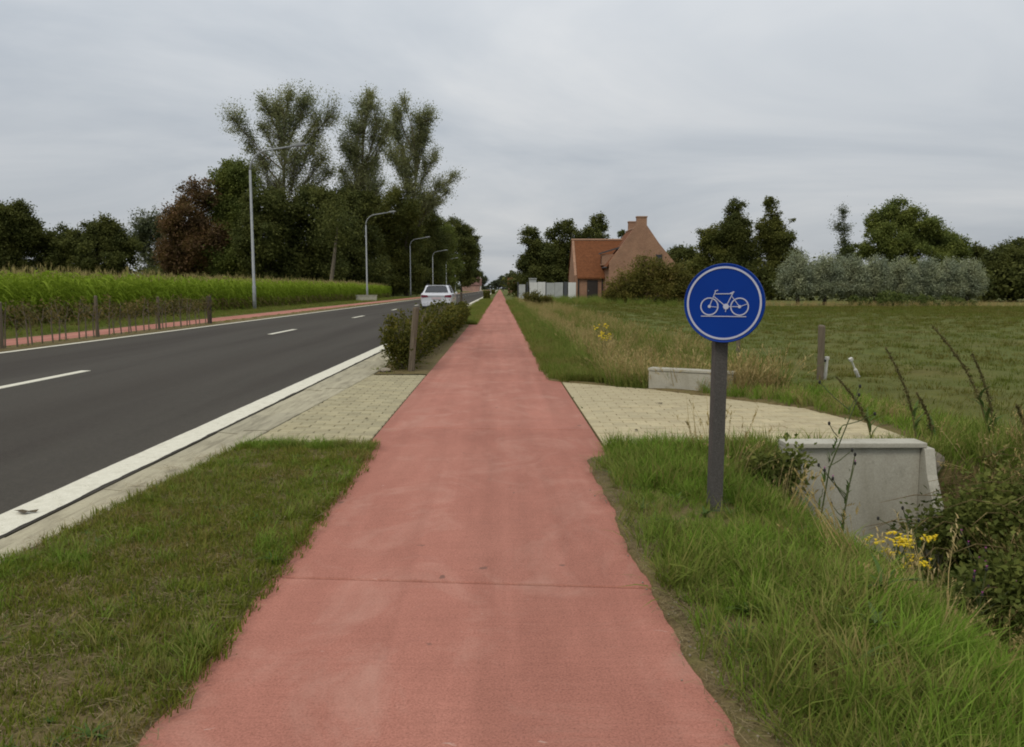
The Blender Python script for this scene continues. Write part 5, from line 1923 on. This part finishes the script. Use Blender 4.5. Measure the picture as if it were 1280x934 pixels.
# tall weeds hiding the foot of the house and along the far edge
x, y = uni(900, 3.0, 22, 68, 93)
scatter('rank_grass', 'rough grass in front of the brick house and its shrubs', 'grass', S_tall, np.stack([x, y, land(x, y)], 1), r.uniform(1.0, 1.9, len(x)), r, .2)
x, y = uni(700, 20, 75, 86, 92)
scatter('dry_grass', 'yellowish grass band at the far edge of the pasture', 'grass', S_dry, np.stack([x, y, land(x, y)], 1), r.uniform(.8, 1.4, len(x)), r, .2)
# hedge bed and far left verge
x, y = uni(330, -1.85, -1.1, 11.7, 28)
scatter('straw_litter', 'leaf litter on the bare soil under the clipped hedge', 'litter', S_straw, np.stack([x, y, np.full(330, .014)], 1), r.uniform(1, 2.2, 330), r, .05)
x, y = uni(260, -1.95, -1.15, 11.7, 28)
k = (x < -1.6) | (r.random(260) < .25)
scatter('mown_grass', 'sparse grass in the soil under the clipped hedge', 'grass', S_short, np.stack([x[k], y[k], np.full(k.sum(), .012)], 1), r.uniform(.8, 1.8, k.sum()), r, .15)
x, y = uni(3800, -2.02, -.83, 28, 90, 1.7)
scatter('mown_grass', 'green verge between road and path beyond the clipped hedge', 'grass', S_rough, np.stack([x, y, np.full_like(x, .014)], 1), r.uniform(.4, .8, len(x)) * (1 + y / 120), r, .2)
# left of the road
x, y = uni(900, -10.9, -10.08, 13, 70, 1.5)
k = (x < -10.25) & ((y > 29) | (r.random(900) < .4))
scatter('mown_grass', 'thin grass strip between the road and the far cycle path', 'grass', S_short, np.stack([x[k], y[k], np.full(k.sum(), .003)], 1), r.uniform(.8, 1.7, k.sum()), r, .2)
x, y = uni(5200, -15.3, -12.4, 16, 115, 1.6)
scatter('verge_grass', 'grass strip between the far cycle path and the corn', 'grass', S_rough, np.stack([x, y, np.full_like(x, .01)], 1), r.uniform(.5, 1.2, len(x)), r, .2)

# ------------------------------------------------------------------ corn field


def corn_plant(r):
    H = r.uniform(1.75, 2.1)
    b, lo, ta = MB(), MB(), MB()
    b.tube([(0, 0, -.05), (r.uniform(-.03, .03), r.uniform(-.03, .03), H * .9)], [.014, .007], 4, False)
    az = r.uniform(0, 6.28)
    n = 13
    for k in range(n):
        z = .12 + (H - .35) * k / n
        az += math.pi + r.normal(0, .35)
        tgt = lo if z < .62 and r.random() < .75 else b
        L_ = r.uniform(.55, .85) * (1 - .25 * abs(k / n - .55))
        dx, dy = math.cos(az), math.sin(az)
        px, py = -dy, dx
        vs_, fs_ = [], []
        rise, droop = r.uniform(.35, .6), r.uniform(.55, 1.05)
        for i in range(6):
            t = i / 5
            o_ = L_ * (t * .80)
            zz_ = z + L_ * (rise * t * 1.5 - droop * t * t * 1.25)
            w = .042 * (1 - t ** 2.2) * (.55 + .9 * min(t * 2.5, 1) * .5)
            tw = r.normal(0, .008)
            vs_ += [(dx * o_ - px * w, dy * o_ - py * w, max(zz_ + .018 + tw, .02)), (dx * o_, dy * o_, max(zz_, .01)), (dx * o_ + px * w, dy * o_ + py * w, max(zz_ + .018 - tw, .02))]
        for i in range(5):
            fs_ += [(3 * i, 3 * i + 1, 3 * i + 4, 3 * i + 3), (3 * i + 1, 3 * i + 2, 3 * i + 5, 3 * i + 4)]
        tgt.add(vs_, fs_)
    for k in range(7):
        blade(ta, (0, 0, H * .88), r.uniform(0, 6.28), r.uniform(.2, .34), .012, r.uniform(.1, .55), 3)
    me = MB()
    nb, nl = len(b.f), len(lo.f)
    me.add(b.v, b.f).add(lo.v, lo.f).add(ta.v, ta.f)
    m = me.mesh('corn', M['corn'], fixn=False)
    m.materials.append(M['cornlow'])
    m.materials.append(M['tassel'])
    idx = [0] * nb + [1] * nl + [2] * len(ta.f)
    m.polygons.foreach_set('material_index', idx)
    return m


S_corn = proto_set('corn_plant', [corn_plant(r) for _ in range(8)])
P = []
for row in range(16):
    X0 = -15.45 - .72 * row
    n = 560 if row < 9 else 300
    yy = np.linspace(12, 112 - row * .4, n) + r.normal(0, .05, n)
    P.append(np.stack([X0 + r.normal(0, .05, n), yy, np.full(n, .0)], 1))
for row in range(14):      # deeper rows, seen only over gaps and from the side
    X0 = -27.5 - 2.2 * row
    n = 130
    P.append(np.stack([X0 + r.normal(0, .2, n), np.linspace(22, 104, n), np.zeros(n)], 1))
P = np.concatenate(P)
scatter('corn_field', 'field of tall green corn with yellowish tassels across the road', 'corn', S_corn, P, r.uniform(.93, 1.1, len(P)) * np.where(P[:, 1] > 100, .95, 1), r, .04)


# ------------------------------------------------------------------ single plants by the ditch
M['dock'] = simple_mat('brown dock seed', (0.125, 0.105, 0.036), (0.075, 0.066, 0.022), 20, 0.9)
M['greenstem'] = simple_mat('green stem', (0.08, 0.10, 0.035), (0.06, 0.07, 0.025), 20, 0.8)
M['yellow'] = simple_mat('yellow petals', (0.80, 0.60, 0.02), (0.66, 0.46, 0.012), 40, 0.7)
M['purple'] = simple_mat('purple thistle', (0.42, 0.09, 0.32), (0.30, 0.06, 0.22), 40, 0.8)
M['thistlehead'] = simple_mat('thistle head', (0.035, 0.032, 0.028), (0.02, 0.02, 0.018), 40, 0.9)


def dock(x, y, h, lx_, ly_, label, seed):
    rr = np.random.default_rng(seed)
    z = zr(x, y)
    root = tag(empty('dock_plant', (x, y, z)), label, 'plant', 'dock stalks by the ditch')
    b = MB()
    pts = [np.array([lx_ * t * t, ly_ * t * t, h * t]) for t in np.linspace(0, 1, 6)]
    pts[0][2] = -.05
    b.tube(pts, [.006, .006, .005, .005, .004, .002], 5, False)
    b.build('stem', M['dock'], root, fixn=False)
    n = 620
    t = rr.uniform(.42, 1.0, n)[:, None]
    q = np.array([lx_, ly_, 0]) * t * t + np.array([0, 0, h]) * t
    clump = .35 + .65 * (np.sin(t * 60 + seed) > -.2)
    q = q + rr.normal(size=(n, 3)) * .017 * clump * (1.25 - t)
    v, f = leaf_quads(q, np.full(n, .014), rr, .2, .8)
    link_mesh('seed_spike', fast_mesh('seed_spike', v, f, M['dock']), None, root)
    n = 8
    lb = MB()
    for k in range(n):
        zz_ = h * rr.uniform(.05, .45)
        t_ = zz_ / h
        blade(lb, (lx_ * t_ * t_, ly_ * t_ * t_, zz_), rr.uniform(0, 6.28), rr.uniform(.12, .22), .03, rr.uniform(.5, 1.2), 4)
    lb.build('leaf', M['g_weed'], root, fixn=False)


for k, (x, y, h, a, c, lab) in enumerate(((3.02, 6.35, .62, -.32, 0, 'slim dock stalk leaning left over the far corner of the paving'), (3.30, 6.2, .86, -.26, .05, 'dark dock stalk second from the left behind the near headwall'), (3.42, 6.15, .52, -.18, -.02, 'short dock stalk beside the second one behind the headwall'),
                                         (3.75, 6.0, .98, -.46, .05, 'longest dark dock stalk leaning left over the pasture'), (3.86, 6.1, .78, -.22, 0, 'dock stalk close right of the longest one'), (4.0, 5.9, .45, -.12, 0, 'short dock stalk at the right above the brambles'))):
    dock(x, y, h, a, c, lab, 40 + k)


def ragwort():
    rr = np.random.default_rng(3)
    x, y = 2.35, 4.62
    z = zr(x, y)
    root = tag(empty('ragwort', (x, y, z)), 'clump of yellow flowers below the near headwall', 'plant')
    sb, fl, lv = MB(), MB(), MB()
    tops = []
    for k in range(17):
        a = rr.uniform(0, 6.28)
        d = rr.uniform(.02, .23)
        p = np.array([d * math.cos(a) * 1.15 + .03, d * math.sin(a) * .7, rr.uniform(.20, .46)])
        sb.tube([(0, 0, -.02), p * np.array([.4, .4, .6]), p], [.005, .004, .002], 4, False)
        tops.append(p)
        for j in range(4):
            t = rr.uniform(.2, .85)
            blade(lv, tuple(p * np.array([.6 * t, .6 * t, t])), rr.uniform(0, 6.28), rr.uniform(.05, .1), .014, rr.uniform(.4, 1.1), 3)
    sb.build('stem', M['greenstem'], root, fixn=False)
    tag(lv.build('leaves', M['g_weed'], root, fixn=False), kind='stuff')
    for p in tops:
        b = MB()
        for j in range(int(rr.integers(7, 15))):
            c = p + rr.normal(size=3) * np.array([.028, .028, .010])
            b.tube([c, c + np.array([0, 0, .006])], .005, 6)
            for q in range(8):
                blade(b, (c[0], c[1], c[2] + .004), q * .785, .013, .006, 1.3, 2)
        b.build('flower_head', M['yellow'], root, fixn=False)


ragwort()
# a few little yellow blooms across the ditch further on
for k, (x, y, lab) in enumerate(((1.75, 13.6, 'small yellow flowers in the dry grass right of the path'), (3.9, 14.5, 'small yellow flowers in the grass just right of the sign post'))):
    rr = np.random.default_rng(70 + k)
    root = tag(empty('ragwort', (x, y, zr(x, y))), lab, 'plant')
    sb, fl = MB(), MB()
    for j in range(7):
        p = np.array([rr.normal(0, .08), rr.normal(0, .08), rr.uniform(.45, .7)])
        sb.tube([(0, 0, 0), p], [.005, .002], 4, False)
        for q in range(7):
            c = p + rr.normal(size=3) * .03
            fl.tube([c, c + np.array([0, 0, .012])], .014, 6)
    sb.build('stem', M['greenstem'], root, fixn=False)
    fl.build('flower_head', M['yellow'], root, fixn=False)


def thistle(x, y, h, lean, label, seed, heads=6, purple=.4):
    rr = np.random.default_rng(seed)
    z = zr(x, y)
    root = tag(empty('thistle', (x, y, z)), label, 'plant', 'thistles in the ditch')
    sb, lv = MB(), MB()
    tip = np.array([lean, -.03, h])
    sb.tube([(0, 0, -.03), (lean * .3, 0, h * .5), tip], [.006, .005, .003], 5, False)
    hp = [tip]
    for k in range(heads - 1):
        t = rr.uniform(.4, .9)
        s = np.array([lean * t * t, 0, h * t])
        e_ = s + np.array([rr.normal(0, .10), rr.normal(0, .06), rr.uniform(.08, .2)])
        sb.tube([s, (s + e_) / 2 + np.array([0, 0, -.01]), e_], [.003, .003, .002], 4, False)
        hp.append(e_)
    for k in range(26):
        t = rr.uniform(.05, .9)
        blade(lv, (lean * t * t, 0, h * t), rr.uniform(0, 6.28), rr.uniform(.05, .12) * (1.2 - t), .018, rr.uniform(.3, .9), 3)
    sb.build('stem', M['greenstem'], root, fixn=False)
    tag(lv.build('leaves', M['g_weed'], root, fixn=False), kind='stuff')
    for p in hp:
        b = MB()
        b.tube([p + np.array([0, 0, q]) for q in (-.012, -.004, .006, .012)], [.003, .008, .008, .004], 8)
        hd = b.build('flower_head', M['thistlehead'], root, smooth=True)
        if rr.random() < purple:
            b = MB()
            for q in range(16):
                blade(b, tuple(p + np.array([0, 0, .008])), q * .4, .018, .004, .45, 2)
            b.build('petal', M['purple'], hd, fixn=False)


thistle(2.02, 4.95, .95, .22, 'thin thistle crossing the left end of the near headwall', 21, 6, .2)
thistle(2.16, 4.9, .72, .05, 'second thistle with small heads in front of the near headwall', 22, 6, .4)
thistle(2.72, 4.85, .72, -.22, 'nodding dark headed thistle before the middle of the headwall', 23, 3, .1)
thistle(2.8, 4.6, .48, .08, 'low purple thistle right of the yellow flowers', 24, 6, 1.0)
thistle(2.62, 4.2, .52, .02, 'low purple thistle in the brambles near the right edge', 25, 6, 1.0)

BR = ((3.35, 5.15, [(3.22, -.26, .36, .22), (3.6, -.12, .36, .22), (3.05, -.42, .3, .18)], 'bramble thicket to the right of the near headwall', 9000, 34),
      (3.1, 4.35, [(2.85, -.5, .32, .18), (3.2, -.42, .38, .22), (3.45, -.3, .35, .26)], 'darker bramble thicket at the right picture edge below the headwall', 9000, 35),
      (2.15, 5.35, [(1.92, .02, .16, .13), (1.80, -.05, .14, .12)], 'small leafy weed clump against the left end of the near headwall', 2200, 36))
for x, y, bl, lab, n, sd_ in BR:
    o = blob_shrub('bramble_bush' if n > 3000 else 'weed_clump', lab, bl, y, .042, n, LEAF['bramble'], sd_, 'bush' if n > 3000 else 'weed', gz=zr(float(np.mean([q[0] for q in bl])), y) - .02)
# arching dry canes over the brambles
rr = np.random.default_rng(8)
cn = MB()
for k in range(46):
    x0, y0 = rr.uniform(2.9, 4.0), rr.uniform(4.3, 5.6)
    z0 = zr(x0, y0)
    L_ = rr.uniform(.4, .95)
    a = rr.normal(math.pi, .7)
    h = rr.uniform(.25, .55)
    pts = [(x0 + math.cos(a) * L_ * t, y0 + math.sin(a) * L_ * t * .5, z0 + h * (2.3 * t - 1.7 * t * t)) for t in (0, .25, .5, .75, 1)]
    cn.tube(pts, [.004, .004, .003, .003, .0015], 3, False)
M['cane'] = simple_mat('dry cane', (0.21, 0.15, 0.06), (0.13, 0.085, 0.035), 9, 0.85)
tag(cn.build('dry_canes', M['cane'], fixn=False), 'tangle of arching dry canes and stems over the brambles', 'stems', kind='stuff')

# ------------------------------------------------------------------ small litter on the road and paving
leafm = simple_mat('dead leaf', (0.10, 0.075, 0.04), (0.05, 0.04, 0.025), 30, 0.9)
for k, (x, y, s, lab) in enumerate(((-2.68, 4.45, .09, 'dead leaf lying on the white edge line at the left'), (1.20, 6.95, .045, 'dead leaf on the beige paving nearest the path'), (1.74, 8.6, .05, 'dead leaf in the middle of the beige paving'), (2.35, 8.35, .07, 'dead leaf on the beige paving before the low headwall'),
                                    (-1.28, 7.6, .04, 'dark fleck of leaf on the left driveway beside the path'), (.70, 2.55, .04, 'small dead leaf at the right edge of the cycle path'))):
    b = MB()
    n = 9
    vs_ = [(0, 0, .006)]
    for q in range(n):
        t = 2 * math.pi * q / n
        rd = s * (.5 + .22 * math.sin(3 * t + k))
        vs_.append((rd * math.cos(t) * 1.3, rd * math.sin(t) * .6, .003 + .012 * abs(math.sin(2 * t + k))))
    b.add(vs_, [(0, 1 + q, 1 + (q + 1) % n) for q in range(n)])
    o = b.build('dead_leaf', leafm, fixn=False)
    o.location = (x, y, .004 if x > -2 else -.008)
    o.rotation_euler.z = k * 1.3
    tag(o, lab, 'leaf', 'dead leaves on the ground')

# pebbles in the dirt beside the path
bm = bmesh.new()
bmesh.ops.create_icosphere(bm, subdivisions=1, radius=1)
pm = bpy.data.meshes.new('pebble')
bm.to_mesh(pm)
bm.free()
pm.materials.append(M['pebble'])
S_peb = proto_set('pebble_bit', [pm])
y = r.uniform(1.6, 6.0, 260)
x = edge_right(y) + r.normal(.05, .035, 260)
scatter('pebbles', 'loose grit and pebbles along the right edge of the path', 'gravel', S_peb, np.stack([x, y, np.where(x > edge_right(y), .018, .002)], 1), r.uniform(.0015, .005, 260), r, .8)
